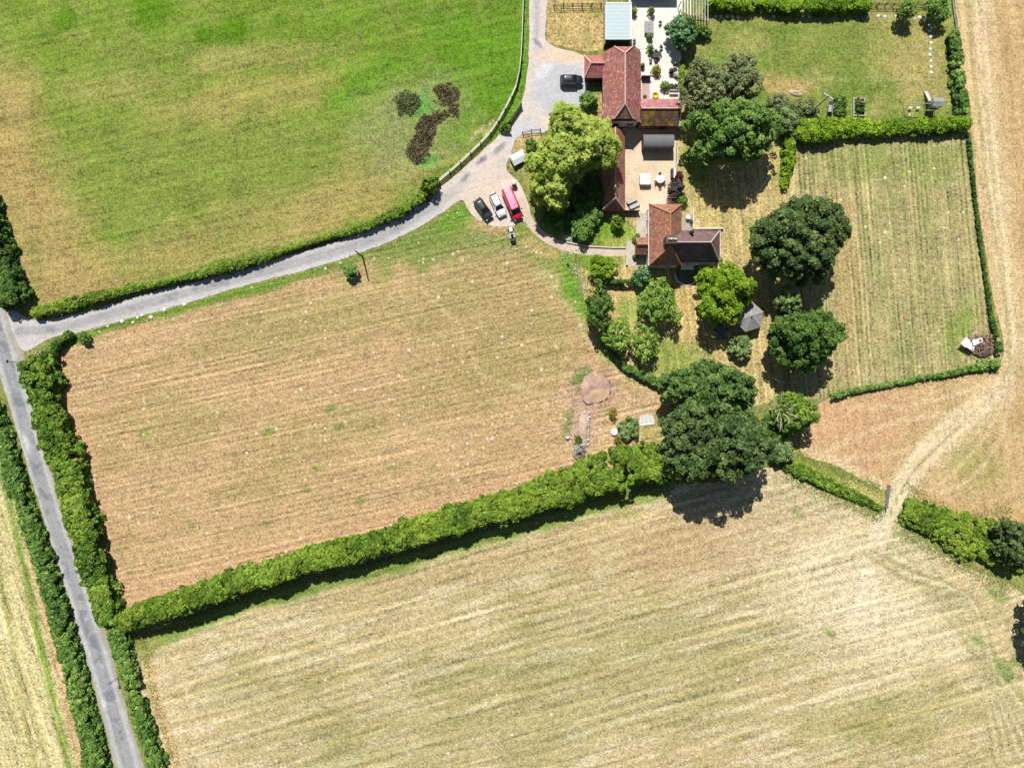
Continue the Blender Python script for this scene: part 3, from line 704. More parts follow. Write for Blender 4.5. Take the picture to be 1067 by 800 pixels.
g = ground_mat('grass_verge', 0, 0, 1, fine=1.0, bump=0.8)
far = [(-6000, -6000), (7000, -6000), (7000, 7000), (-6000, 7000)]
gx, gy = np.meshgrid(np.arange(-200, 1290, 6.0), np.arange(-200, 1010, 6.0))
region('ground', far, 0.0, g, c_ground, step=700, jit=0, smoothed=False, extra=list(zip(gx.ravel() + RNG.uniform(-1, 1, gx.size), gy.ravel() + RNG.uniform(-1, 1, gx.size))))
region('pasture_field', PASTURE, 0.012, ground_mat('pasture', 13, 0.22, 1.3, lines=.12, swath=1.5, fine=0.9, tint=(0.88, 0.98, 0.75), tint_amt=0.5, bump=0.7), c_pasture)
region('stubble_field', MIDDLE, 0.012, ground_mat('stubble', 12.5, 0.18, 0.75, coarse=.45, lines=.27, swath=.95, speck=0.22, fine=0.8, tint=(0.86, 0.94, 0.80), tint_amt=0.5, bump=0.8), c_middle, step=2.6)
region('mown_field', SOUTH, 0.012, ground_mat('mown', 15.5, 0.16, 1.5, coarse=.4, lines=.26, swath=1.8, speck=0.08, fine=0.8, tint=(0.90, 0.96, 0.86), tint_amt=0.5, bump=0.8), c_south, step=2.4)
region('straw_field', WEST, 0.012, ground_mat('straw', -72, 0.2, 1.3, lines=.35, swath=1.7, fine=1.0, bump=0.8), c_west)
region('tan_field', EAST, 0.012, ground_mat('tan', -82, 0.2, 1.2, coarse=.6, fine=0.7, tint=(0.86, 0.95, 0.78), bump=0.7), c_east, step=2.4)
region('paddock_grass', PADDOCK, 0.016, ground_mat('paddock', -85, 0.15, 0.8, lines=.4, swath=.85, speck=0.16, fine=0.9, tint=(0.88, 0.98, 0.86), bump=0.7), c_paddock)
region('lawn', NELAWN, 0.016, ground_mat('lawn_grass', 0, 0, 1, speck=0.03, fine=0.9, bump=0.6, tint=(0.88, 0.98, 0.85), tint_amt=.4), c_nelawn)
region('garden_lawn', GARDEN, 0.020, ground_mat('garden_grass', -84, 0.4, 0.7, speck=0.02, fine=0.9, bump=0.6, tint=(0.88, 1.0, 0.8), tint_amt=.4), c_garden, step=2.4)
region('grass_plot', [(570, -20), (628, -20), (628, 50), (610, 54), (588, 49), (571, 44)], 0.024, ground_mat('dry_plot', 0, 0, 1, fine=1.1, bump=0.7), c_flat(A(196, 172, 118), A(146, 148, 78), 12, 171, .75))
LANE = [(-60, 180), (-30, 300), (0, 392), (24, 470), (47, 545), (69, 620), (97, 712), (120, 800), (155, 930), (190, 930), (151, 800), (131, 735), (113, 668), (94, 612), (79, 560), (61, 510), (46, 472), (35, 430), (28, 392), (25, 366), (14, 330), (-4, 300), (-38, 180)]
region('lane', LANE, 0.030, ground_mat('worn_asphalt', -72, 0.12, 0.6, fine=0.30, tint=(0.94, 0.95, 0.96), tint_amt=0.3, bump=0.15, coarse=.5, fs=1.4), c_lane, step=2.0, jit=1.4)
DRIVE = [(8, 322), (36, 334), (90, 325), (120, 316), (169, 302), (200, 295), (264, 277), (337, 256), (382, 240), (433, 214), (461, 194), (497, 163), (521, 141), (538, 122), (546, 97), (551, 60), (551, 0), (551, -110), (571, -110), (570, 0), (569, 42), (580, 50), (600, 55), (610, 60), (610, 112), (596, 116), (566, 138), (544, 140), (535, 156), (528, 176), (540, 190), (549, 208), (552, 226), (540, 234), (520, 236), (503, 232), (490, 222), (482, 209), (461, 222), (419, 246), (371, 265), (320, 281), (250, 299), (200, 314), (169, 323), (120, 336), (71, 349), (52, 353), (26, 366), (16, 352)]
region('driveway', DRIVE, 0.036, ground_mat('gravel_drive', 15, 0.08, 0.7, fine=0.34, tint=(0.92, 0.93, 0.96), tint_amt=0.35, bump=0.2, coarse=.5, fs=1.6), c_drive, step=2.0, jit=1.1)
def ribbon(pts, w):
    p = np.array(smooth(pts, False, 4)); t = np.gradient(p, axis=0); t /= np.linalg.norm(t, axis=1)[:, None]
    nrm = np.stack([-t[:, 1], t[:, 0]], 1)
    return [tuple(q) for q in np.concatenate([p + nrm * w / 2, (p - nrm * w / 2)[::-1]])]
PATH = [(542, 206), (547, 222), (557, 238), (570, 249), (588, 257), (610, 261.5), (640, 263), (656, 262)]
gravel = ground_mat('pale_paving', 0, 0, 1, fine=0.30, tint=(0.92, 0.92, 0.94), tint_amt=.3, bump=.15, coarse=.4, fs=1.8)
region('path', ribbon(PATH, 8.5), 0.042, gravel, c_flat(A(214, 196, 176), A(186, 172, 158), 7, 181), step=2.0, jit=.3, bstep=2)
region('patio', [(655, -7), (710, -7), (709, 60), (709, 105), (666, 105), (667, 52), (656, 46)], 0.042, gravel, c_flat(A(240, 236, 224), A(224, 218, 204), 9, 182, .5), step=2.5, jit=.2, smoothed=False)
region('gravel_yard', [(649, 133), (704, 133), (704, 168), (699, 213), (680, 214), (677, 224), (664, 224), (663, 221), (649, 221)], 0.044, gravel, c_flat(A(230, 210, 182), A(212, 186, 148), 14, 183, .7), step=2.5, smoothed=False)
region('terrace', [(653, 251), (663, 251), (663, 222), (677, 222), (677, 278), (653, 278)], 0.048, gravel, c_flat(A(206, 196, 180), A(176, 164, 148), 6, 184), step=2.0, smoothed=False)
region('sun_terrace', [(706, 276)] + [(715.5 + 12 * math.cos(t), 285 + 12 * math.sin(t)) for t in np.linspace(PI, 0, 14)] + [(727, 276)], 0.048, gravel, c_flat(A(130, 126, 118), A(110, 106, 100), 6, 185), step=2.0, smoothed=False)  # cottage shadow deepened by colour: stone kept darker than the other terraces
region('side_terrace', [(711, 224), (722, 224), (722, 241), (711, 241)], 0.048, gravel, c_flat(A(176, 166, 150), A(150, 140, 128), 5, 186), step=2.0, smoothed=False)
region('bare_patch', [(538, 144), (562, 140), (560, 152), (540, 172), (530, 180)], 0.040, ground_mat('bare_grass', fine=1.0, bump=.5), c_flat(A(196, 168, 122), A(148, 146, 84), 8, 187), step=2.0)

for k_, o_ in enumerate((-4.6, 5.2)):
    region('wheel_track', ribbon([(986 + o_ * .6, 455 + o_), (968 + o_ * .8, 472 + o_ * .8), (950 + o_, 493), (934 + o_, 522), (922 + o_ * .9, 550), (914 + o_ * 1.0, 572)], 4.2), 0.022, ground_mat('rut_earth', fine=.45, tint=(.94, .95, .9), bump=.4, coarse=.5, fs=1.3), c_flat(A(226, 208, 172), A(210, 190, 150), 6, 230 + k_, .7), step=1.6, jit=1.6, bstep=2)

# ------------------------------------------------------------------ foliage
def leaf_cards(name, pos, nrm, size, val, mat, parent=None, off=(0, 0, 0), aspect=1.5):
    """one mesh of leaf sprays: a four-sided rhombus each, bent a little"""
    n = len(pos)
    nrm = nrm / (np.linalg.norm(nrm, axis=1)[:, None] + 1e-9)
    r = RNG.normal(size=(n, 3)); t = np.cross(nrm, r); t /= (np.linalg.norm(t, axis=1)[:, None] + 1e-9)
    b = np.cross(nrm, t)
    sz = size[:, None]
    bend = nrm * sz * RNG.uniform(-.25, .35, (n, 1))
    v = np.stack([pos - t * sz * aspect * .5 - bend * .6, pos - b * sz * .5 + bend, pos + t * sz * aspect * .5 - bend * .6, pos + b * sz * .5 + bend], 1).reshape(-1, 3)
    v = v - np.asarray(off)[None, :]
    me = bpy.data.meshes.new(name)
    me.vertices.add(4 * n); me.vertices.foreach_set('co', v.astype(np.float32).ravel())
    me.loops.add(4 * n); me.loops.foreach_set('vertex_index', np.arange(4 * n, dtype=np.int32))
    me.polygons.add(n); me.polygons.foreach_set('loop_start', np.arange(0, 4 * n, 4, dtype=np.int32))
    me.polygons.foreach_set('loop_total', np.full(n, 4, np.int32))
    me.update(calc_edges=True)
    at = me.attributes.new('v', 'FLOAT', 'POINT')
    at.data.foreach_set('value', np.repeat(np.clip(val, 0, 1), 4).astype(np.float32))
    me.materials.append(mat)
    return link(bpy.data.objects.new(name, me), parent)
def rdir(n):
    d = RNG.normal(size=(n, 3)); return d / np.linalg.norm(d, axis=1)[:, None]
def clump_leaves(c, rc, per, sizes, droop=0.0, squash=0.85, upb=.65):
    """leaves on the shells of clumps c (k,3) with radii rc (k)"""
    k = len(c); cnt = np.maximum(4, (per * rc ** 2).astype(int)); idx = np.repeat(np.arange(k), cnt); n = len(idx)
    d = rdir(n); flip = (d[:, 2] < -0.25) & (RNG.random(n) < .75); d[flip, 2] *= -1
    rr = rc[idx] * (0.55 + 0.5 * RNG.random(n) ** .6)
    p = c[idx] + d * rr[:, None] * np.array([1, 1, squash])
    p[:, 2] -= droop * RNG.random(n) * rr
    nrm = d * .55 + RNG.normal(size=(n, 3)) * .42 + np.array([0, 0, upb])
    cv = RNG.normal(.47, .17, k)[idx]
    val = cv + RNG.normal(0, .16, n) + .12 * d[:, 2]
    sz = RNG.uniform(sizes[0], sizes[1], n)
    return p, nrm, sz, val
def crown_clumps(R, az, n, lump=0.18, frac=.2, seed=0):
    d = rdir(n * 2); d = d[d[:, 2] > -0.45][:n]
    a = np.arctan2(d[:, 1], d[:, 0])
    ph = RNG.uniform(0, 6.28, 4)
    lob = 1 + lump * (np.sin(3 * a + ph[0]) * .5 + np.sin(5 * a + ph[1]) * .35 + np.sin(2 * a + 3 * d[:, 2] + ph[2]) * .5)
    rad = RNG.uniform(.72, .98, len(d)) * lob
    rc = R * frac * RNG.uniform(.7, 1.35, len(d))
    c = d * rad[:, None] * np.array([R, R, az])[None, :]
    return c, rc
def limbs(mb, base, top, r, tips, mi=0):
    """tapered trunk with a bend, and limbs that leave it for the clumps"""
    base, top = Vector(base), Vector(top)
    mid = base.lerp(top, .45) + Vector((random.uniform(-.1, .1), random.uniform(-.1, .1), 0)) * (top - base).length
    mb.tube(base - Vector((0, 0, .1)), base.lerp(mid, .25), r * 1.35, r, 9, mi); mb.tube(base.lerp(mid, .25), mid, r, r * .75, 9, mi); mb.tube(mid, top, r * .75, r * .35, 8, mi)
    for k, tp in enumerate(tips):
        tp = Vector(tp); s = (base.lerp(mid, random.uniform(.7, 1)) if k % 2 else mid.lerp(top, random.uniform(0, .6)))
        e = s.lerp(tp, .55) + Vector((0, 0, .08 * (tp - s).length))
        mb.tube(s, e, r * .42, r * .25, 6, mi); mb.tube(e, tp, r * .25, r * .08, 5, mi)
def tree(name, label, px, py, rpx, height, mat, cat='tree', group=None, n=70, per=26, sizes=(.34, .6), lump=.18, frac=.2, ell=(1, 1, 0), az=None, droop=0.0, bark='bark', fill=1.0):
    n = int(n * 2.9); frac *= .6; per *= 1.4; sizes = (sizes[0] * .72, sizes[1] * .72)
    R = rpx * S * (1 - height * .7 / H); az = az or min(R * .85, height * .46)
    hc = height - az * .95
    x, y, _ = W(px, py, hc + az * .35)
    t = thing(name, label, cat, (x, y, 0), 0, group)
    c, rc = crown_clumps(R, az, n, lump, frac)
    th = math.radians(ell[2]); ca, sa = math.cos(th), math.sin(th)
    def E(p):
        q = p.copy(); u = p[:, 0] * ca + p[:, 1] * sa; w = -p[:, 0] * sa + p[:, 1] * ca
        u = u * ell[0]; w = w * ell[1]
        q[:, 0] = u * ca - w * sa; q[:, 1] = u * sa + w * ca
        return q
    c = E(c)
    c2, rc2 = crown_clumps(R * .66, az * .72, max(10, int(n * .5)), lump, frac * 1.7); c2 = E(c2)
    cc = np.concatenate([c, c2]); rr = np.concatenate([rc, rc2]); cc[:, 2] += hc
    cc[:, 2] = np.maximum(cc[:, 2], rr * .6)
    p, nn, sz, v = clump_leaves(cc, rr, per * 4 * fill, sizes, droop, upb=2.4 if droop >= .5 else .65)
    p[:, 2] = np.maximum(p[:, 2], .06)
    v = v + .10 * fbm(p[:, 0], p[:, 1], 2.2, 17, 3)
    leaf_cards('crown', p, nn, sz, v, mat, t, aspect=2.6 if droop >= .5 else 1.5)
    mb = MB(); tips = [cc[i] for i in RNG.choice(len(c), min(9, len(c)), replace=False)]
    limbs(mb, (0, 0, 0), (0, 0, hc + az * .3), max(.06, R * .055), tips)
    mb.build('trunk', M[bark], t, shade=True)
    return t
def shrub(name, label, px, py, rpx, height, mat, cat='shrub', group=None, n=22, per=34, sizes=(.22, .4), lump=.2, frac=.32, ell=(1, 1, 0), droop=0.0):
    return tree(name, label, px, py, rpx, height, mat, cat, group, n, per, sizes, lump, frac, ell, az=height * .52, droop=droop)
def hedge(name, label, pts, mat, cat='hedge', group=None, dens=1.0, sizes=(.26, .46), rough=.27, cr=(.34, .85), ragged=0.5):
    """pts: (px, py, width px, height m) along the middle of the hedge top, as seen"""
    W3 = []
    for px, py, w, h in pts:
        x, y, _ = W(px, py, h * .6); W3.append((x, y, w * S * (1 - h * .6 / H), h))
    P = np.array(W3); seg = np.hypot(np.diff(P[:, 0]), np.diff(P[:, 1])); cum = np.concatenate([[0], np.cumsum(seg)]); Lh = cum[-1]
    wm = P[:, 2].mean(); hm = P[:, 3].mean()
    area = Lh * (wm + hm * 1.2); n = int(area * 1.9 * dens * (0.6 / np.mean(cr)) ** 1.5)
    u = RNG.random(n) * Lh
    f = lambda k: np.interp(u, cum, P[:, k])
    x, y, w, h = f(0), f(1), f(2), f(3)
    tx = np.interp(u + .5, cum, P[:, 0]) - np.interp(u - .5, cum, P[:, 0]); ty = np.interp(u + .5, cum, P[:, 1]) - np.interp(u - .5, cum, P[:, 1])
    tl = np.hypot(tx, ty) + 1e-6; nx, ny = -ty / tl, tx / tl
    rc = RNG.uniform(cr[0], cr[1], n)
    rc = np.minimum(rc, np.minimum(w * .5, h * .55))
    # clumps lie over an arched cross-section: top and both flanks
    side = RNG.uniform(-1, 1, n)
    wob = .97 + rough * fbm(u, u * 0 + 7 * np.sign(side), 2.2, int(Lh * 10) % 97, 3) + ragged * (RNG.random(n) < .12) * RNG.uniform(0, .6, n)
    hv = h * (1 + rough * 1.1 * fbm(u, side * 2, 4.0, int(Lh * 7) % 89, 3))
    arch = np.sqrt(np.clip(1 - np.abs(side) ** 6.0, 0, 1))
    low = RNG.random(n) < .3
    z = np.where(low, RNG.uniform(.15, .8, n) * hv * .8, hv * (.45 + .55 * arch)) - rc * .7
    off = side * np.maximum(w * .5 * wob - rc * .85, .05)
    off = np.where(low, np.sign(side) * np.maximum(w * .5 * wob - rc * .95, .05), off)
    c = np.stack([x + nx * off, y + ny * off, np.maximum(z, rc * .45)], 1)
    p, nn, sz, v = clump_leaves(c, rc, 120 * (0.36 / np.mean(sizes)) ** 2, sizes)
    p[:, 2] = np.maximum(p[:, 2], .05)
    patch = fbm(p[:, 0], p[:, 1], 4.5, 5, 3) * .34 - .03
    ox, oy = P[len(P) // 2, 0], P[len(P) // 2, 1]
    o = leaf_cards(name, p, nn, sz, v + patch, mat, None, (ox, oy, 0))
    o.location = (ox, oy, 0)
    return tag(o, label, cat, group)
def scatter(name, x, y, mat, hgt=(.15, .4), sizes=(.18, .4), label=None, cat=None, kind='stuff', z=.0, up=.5):
    n = len(x); wx = (x - 533.5) * S; wy = (400 - y) * S
    p = np.stack([wx, wy, z + RNG.uniform(hgt[0], hgt[1], n)], 1)
    nn = RNG.normal(size=(n, 3)) * .7 + np.array([0, 0, up])
    o = leaf_cards(name, p, nn, RNG.uniform(sizes[0], sizes[1], n), RNG.normal(.5, .2, n), mat)
    return tag(o, label, cat, None, kind)

# hedges
hedge('hedge', 'dense green field hedge along the far side of the lane from the stubble', [(-26,395,22,2.0),(-10,430,20,2.0),(7,472,20,2.0),(18,510,19,2.0),(30,545,19,2.0),(49,600,21,2.0),(63,650,22,2.0),(76,700,23,2.0),(88,750,24,2.0),(100,800,25,2.0),(125,900,25,2.0)], L['mid'], group='field hedges')
hedge('hedge', 'broad bushy hedge between the lane and the brown striped field', [(36,372,40,3.3),(43,400,31,3.3),(50,430,30,3.3),(57,455,31,3.3),(66,480,32,3.3),(85,545,30,3.3),(104,610,29,3.3),(114,650,26,3.1)], L['hedge'], group='field hedges', rough=.33, sizes=(.28, .5))
hedge('hedge', 'short low hedge curving along the mouth of the driveway', [(46,371,11,1.6),(58,362,11,1.6),(66,354,10,1.5),(73,349,9,1.3)], L['deep'], group='field hedges')
hedge('hedge', 'narrow dark hedge beside the lane at the corner of the mown field', [(121,655,19,1.8),(129,685,19,1.8),(138,715,18,1.8),(149,755,18,1.8),(163,800,19,1.8),(190,890,19,1.8)], L['mid'], group='field hedges')
hedge('hedge', 'long bright green hedge dividing the brown striped field from the mown field', [(124, 650, 24, 3.36), (150, 640, 26, 4.26), (175, 632, 26, 4.7), (230, 613, 26, 4.7), (280, 597, 26, 4.7), (330, 583, 27, 4.7), (378, 570, 28, 4.82), (430, 556, 29, 4.93), (477, 541, 30, 5.04), (530, 527, 30, 5.04), (580, 511, 33, 5.26), (612, 500, 38, 5.38), (640, 490, 43, 5.38), (670, 483, 43, 5.38), (704, 480, 36, 5.15)], L['lime'], group='field hedges', rough=.28, sizes=(.26, .46))
hedge('hedge', 'tall dark hedge by the lane at the tan edge of the green pasture', [(-40,150,34,3.2),(-22,205,33,3.2),(-9,250,30,3.2),(2,285,31,3.4),(10,305,34,3.8),(14,316,30,3.4)], L['deep'], group='field hedges', rough=.22)
hedge('hedge', 'low trimmed hedge on the pasture side of the grey driveway', [(34,326,13,1.5),(60,320,14,1.6),(90,312,13,1.6),(112,307,12,1.6),(140,300,9,1.4),(165,296,7,1.3),(190,290,6,1.2),(208,286,10,1.4),(235,279,12,1.5),(264,272,11,1.4),(292,263,5,1.2),(320,254,4,1.1),(345,246,5,1.2),(377,238,10,1.4),(400,228,12,1.5),(425,215,13,1.6),(445,200,14,1.8)], L['lime'], group='field hedges', cr=(.25, .5), sizes=(.18, .34))
hedge('hedge', 'clipped yellow green hedge across the top of the far lawn', [(738,2,16,2.0),(780,4,17,2.0),(830,5,17,2.1),(870,5,17,2.1),(904,6,15,1.9)], L['yellow'], group='garden hedges')
hedge('hedge', 'bright clipped hedge between the far lawn and the paddock', [(822,132,22,2.2),(840,136,26,2.4),(862,136,24,2.3),(885,133,20,2.0),(920,133,18,1.9),(960,132,18,1.9),(1008,129,17,1.9)], L['yellow'], group='garden hedges')
hedge('hedge', 'dark narrow hedge between the far lawn and the tan track', [(993,34,10,1.8),(996,60,12,1.9),(1000,90,13,2.0),(1004,118,12,1.9)], L['mid'], group='garden hedges', rough=.25)
hedge('hedge', 'small upright hedge between the shaded lawn and the paddock', [(823,140,13,1.8),(822,160,13,1.8),(821,180,12,1.6),(816,194,9,1.2)], L['yellow'], group='garden hedges', cr=(.3, .55))
hedge('hedge', 'very thin hedge line along the tan track edge of the paddock', [(1009,140,3.4,.8),(1014,190,3,.7),(1021,250,3,.7),(1030,310,3.4,.7),(1036,345,5,1.0),(1041,366,8,1.5)], L['deep'], group='field hedges', cr=(.22, .4), sizes=(.18, .34))
hedge('hedge', 'thin hedge along the foot of the paddock beside the pinkish field', [(1042,378,11,1.6),(1015,384,8,1.2),(990,389,5,.9),(955,395,4.5,.8),(925,401,4.5,.8),(895,406,5,.9),(866,413,7,1.2)], L['mid'], group='field hedges', cr=(.25, .45), sizes=(.18, .34))
hedge('hedge', 'curving low garden hedge above the bare corner of the striped field', [(633,352,7,1.3),(641,371,7,1.3),(652,382,8,1.3),(668,391,10,1.4),(685,398,12,1.5),(704,404,16,1.7)], L['mid'], group='garden hedges', cr=(.25, .5), sizes=(.18, .34))
hedge('hedge', 'straight low hedge on the south edge of the cottage lawn', [(628,294,5,1.5),(645,294,5,1.5),(662,293,5,1.5)], L['deep'], group='garden hedges', cr=(.2, .36), sizes=(.14, .26))
hedge('hedge', 'rough grassy hedge bank running from the big oak to the open gate', [(818,484,15,1.0),(840,494,15,1.0),(860,503,14,.9),(885,514,12,.8),(905,523,10,.7),(918,530,7,.6)], L['hedge'], group='field hedges', cr=(.25, .55), rough=.3, sizes=(.2, .38))
hedge('bramble_thicket', 'wide sprawling bramble thicket on the far side of the gateway', [(942,528,20,1.2),(955,536,30,1.5),(975,545,36,1.7),(1000,555,40,1.8),(1022,564,44,1.8),(1045,570,48,1.8),(1070,572,48,1.8)], L['lime'], 'thicket', rough=.3, cr=(.3, .7), sizes=(.22, .42))
hedge('ivy_bank', 'mossy ivy bank between the courtyard and the olive trees', [(711,62,5,1.0),(710,80,6,1.1),(711,98,5,1.0)], L['yellow'], 'ivy', cr=(.2, .4), sizes=(.14, .26))

# trees
tree('willow_tree', 'large yellow green willow overhanging the driveway beside the barn', 603, 147, 36, 12.0, L['willow'], n=120, per=18, sizes=(.26, .46), lump=.28, frac=.22, droop=.9, group='trees round the house')
tree('willow_tree', 'smaller yellow green willow leaning over the pink van and garden path', 577, 180, 28, 9.0, L['willow'], n=80, per=18, sizes=(.26, .46), lump=.36, frac=.23, droop=.9, group='trees round the house')
tree('olive_tree', 'dull grey green tree beside the courtyard ivy bank', 736, 88, 25, 8.5, L['olive'], n=60, per=26, sizes=(.24, .44), lump=.2, frac=.2, ell=(1, 1.15, 0), droop=.4, group='trees round the house')
tree('olive_tree', 'dull grey green tree at the edge of the far lawn', 772, 82, 25, 9.0, L['olive'], n=60, per=26, sizes=(.24, .44), lump=.2, frac=.2, ell=(.9, 1.15, 0), droop=.4, group='trees round the house')
tree('broadleaf_tree', 'wide mid green tree shading the lawn between barn and paddock', 768, 134, 42, 11.0, L['mid'], n=100, per=20, sizes=(.3, .55), lump=.18, frac=.16, ell=(1.2, .72, 5), group='trees round the house')
tree('broadleaf_tree', 'large dark tree standing alone inside the paddock edge nearest the cottage', 836, 247, 48, 12.0, L['oak'], n=130, per=22, sizes=(.32, .58), lump=.2, frac=.15, ell=(1.03, .9, 10), group='trees round the house')
tree('broadleaf_tree', 'rounded dark tree at the lower edge of the paddock', 842, 352, 36, 10.5, L['deep'], n=90, per=20, sizes=(.32, .56), lump=.16, frac=.16, ell=(1.05, .86, 0), group='trees round the house')
tree('broadleaf_tree', 'small pale tree squeezed between the two dark paddock trees', 822, 312, 14, 5.0, L['sage'], n=26, per=26, sizes=(.26, .46), frac=.26, group='trees round the house')
tree('acacia_tree', 'vivid lime green tree between the cottage and the gazebo', 756, 303, 31, 8.0, L['yellow'], n=80, per=22, sizes=(.28, .5), lump=.24, frac=.18, group='trees round the house')
tree('oak_tree', 'biggest dark oak at the meeting of the long hedge and the garden', 748, 462, 55, 15.0, L['oak'], n=140, per=18, sizes=(.36, .62), lump=.14, frac=.13, ell=(1.04, .84, 0), group='trees round the house')
tree('broadleaf_tree', 'mid green spreading tree touching the upper side of the big oak', 746, 412, 44, 12.0, L['oak_light'], n=110, per=20, sizes=(.32, .58), lump=.2, frac=.15, ell=(1.12, .78, -10), group='trees round the house')
tree('broadleaf_tree', 'smaller fresh green tree next to the bleached dead branches', 829, 430, 23, 7.0, L['hedge'], n=50, per=24, sizes=(.28, .5), lump=.2, frac=.2, ell=(1, .9, 0), group='trees round the house')
tree('garden_tree', 'tall dark tree at the outer corner of the cottage garden', 625, 318, 17, 6.5, L['deep'], n=40, per=26, sizes=(.24, .44), frac=.22, ell=(.85, 1.35, 0), group='garden trees')
tree('garden_tree', 'light green tree beside the bottom of the tall dark garden tree', 643, 348, 15, 5.0, L['apple'], n=34, per=24, sizes=(.24, .44), frac=.24, ell=(.9, 1.25, 15), group='garden trees')
tree('garden_tree', 'largest apple tree in the cottage garden, in front of the slate roof', 688, 315, 23, 5.5, L['apple'], n=60, per=18, sizes=(.22, .42), lump=.28, frac=.19, ell=(.95, 1.0, 0), group='garden trees')
tree('garden_tree', 'ragged apple tree nearest the curving garden hedge', 672, 356, 17, 5.0, L['apple'], n=44, per=18, sizes=(.22, .42), lump=.28, frac=.21, ell=(.9, 1.15, 0), group='garden trees')
shrub('garden_shrub', 'rounded bright shrub just below the stone garden path', 628, 279, 13.5, 2.8, L['yellow'], group='garden shrubs', n=34, ell=(1.05, .9, 0))
shrub('garden_shrub', 'blue green bush by the cottage wall below the porch', 669, 288, 10, 3.2, L['blue'], group='garden shrubs', n=26)
shrub('garden_shrub', 'greyish bush on the lawn below the gazebo', 772, 361, 12, 2.8, L['sage'], group='garden shrubs', n=26)
tree('palm_tree', 'bushy blue green tree at the courtyard edge beside the pergola', 712, 32, 16, 4.6, L['blue'], n=44, per=26, sizes=(.3, .6), frac=.22, group='trees round the house')
tree('garden_tree', 'small round tree in the top fence line of the far lawn', 946, 9, 9.5, 3.6, L['mid'], n=24, sizes=(.24, .44), frac=.3, group='garden trees')
tree('garden_tree', 'small leafy tree in the corner of lawn and tan track', 978, 9, 11, 3.6, L['mid'], n=28, sizes=(.24, .44), frac=.28, group='garden trees', ell=(1.2, .9, -25))
shrub('garden_shrub', 'small green shrub between the parked black car and the barn', 613, 104, 9, 2.4, L['mid'], group='garden shrubs')
shrub('garden_shrub', 'leafy bank of shrubs in the shade below the willows', 610, 228, 17, 2.6, L['mid'], group='garden shrubs', n=44, ell=(.72, 1.35, -28), per=30)
shrub('garden_shrub', 'dark ivy covered shrub under the willow beside the range', 598, 196, 19, 2.8, L['deep'], group='garden shrubs', n=44, ell=(1, 1.1, 0), per=24)
shrub('garden_shrub', 'dark spreading shrub deep in the shade beside the long range', 617, 203, 14, 2.6, L['deep'], group='garden shrubs', n=34, per=24)
shrub('garden_shrub', 'dark low shrub in the shade at the bend of the garden path', 582, 222, 13, 2.2, L['deep'], group='garden shrubs', n=34, per=24, ell=(1, 1.2, 30))
shrub('garden_shrub', 'small pale shrub against the end of the long tiled range', 643, 231, 7, 2.6, L['hedge'], group='garden shrubs', n=14)
shrub('garden_shrub', 'purple leaved bush at the edge of the gravel yard', 704.5, 196, 8.5, 2.6, L['purple'], group='garden shrubs')
shrub('garden_shrub', 'small dark red shrub above the purple bush', 708, 183, 4.5, 1.6, L['redleaf'], group='garden shrubs', n=14)
shrub('garden_shrub', 'little green shrub at the upper corner of the cottage', 711, 207, 6, 1.6, L['mid'], group='garden shrubs', n=14)
shrub('garden_shrub', 'pale green shrub joining the wide tree to the clipped hedge', 818, 124, 13, 3.6, L['sage'], group='garden shrubs', n=30, ell=(1, 1.1, 0))
shrub('garden_shrub', 'olive coloured shrub above the clipped hedge by the rubble', 812, 107, 11, 2.6, L['olive'], group='garden shrubs', n=26, ell=(1.2, .8, 0))
shrub('garden_shrub', 'olive shrub beside the foot of the leaning utility pole', 838, 113, 12, 2.0, L['olive'], group='garden shrubs', n=26, ell=(1.3, .8, 0))
shrub('field_shrub', 'lone small bush next to the telegraph pole on the verge', 365, 282, 7.5, 2.2, L['mid'], group='lone field bushes', n=16)
shrub('field_shrub', 'tiny bush on the verge near the mouth of the driveway', 87, 352, 6.5, 1.7, L['mid'], group='lone field bushes', n=14)
shrub('field_shrub', 'dark bush ending the low hedge where it shades the driveway', 448, 191, 9, 3.2, L['hedge'], group='lone field bushes', n=20)
shrub('field_shrub', 'darker bush poking out of the long dividing hedge', 524, 541, 9, 4.4, L['deep'], group='lone field bushes', n=20)
shrub('field_shrub', 'small bush at the foot of the open wooden gate', 526, 131, 6, 1.5, L['hedge'], group='lone field bushes', n=14)
shrub('field_shrub', 'small bush above the white sheeted trailer', 554, 151, 7, 1.6, L['mid'], group='lone field bushes', n=14)
tree('broadleaf_tree', 'dark tree at the edge of the photo beyond the bramble thicket', 1062, 566, 24, 6.5, L['oak'], n=50, per=22, sizes=(.3, .52), frac=.2, group='field edge trees')
tree('broadleaf_tree', 'dark tree mostly outside the photo beside the mown field', 1092, 655, 24, 7.0, L['oak'], n=50, per=22, sizes=(.3, .52), frac=.2, ell=(.8, 1.4, 0), group='field edge trees')
shrub('conifer_shrub', 'small golden conifer on the bare earth above the white disc', 639, 430, 5.2, 1.7, L['gold'], group='golden conifers', n=14, ell=(.85, 1.25, 0), sizes=(.14, .26))
shrub('conifer_shrub', 'smaller golden conifer close to the long dividing hedge', 644, 458, 4.2, 1.3, L['gold'], group='golden conifers', n=12, sizes=(.14, .26))
shrub('garden_shrub', 'pale feathery bush filling the gap below the fresh green tree', 815, 470, 13, 3.0, L['sage'], group='garden shrubs', n=30)
shrub('garden_shrub', 'dark undergrowth between the big oak and the bleached branches', 808, 447, 14, 3.0, L['deep'], group='garden shrubs', n=34)
shrub('garden_shrub', 'dark bush in the shade under the upper edge of the lower paddock tree', 826, 330, 13, 3.2, L['deep'], group='garden shrubs', n=30)
shrub('garden_shrub', 'mixed green and mauve bush on the bare corner by the big oak', 655, 446, 10.5, 2.0, L['sage'], group='garden shrubs', n=22, ell=(.95, 1.2, -20))
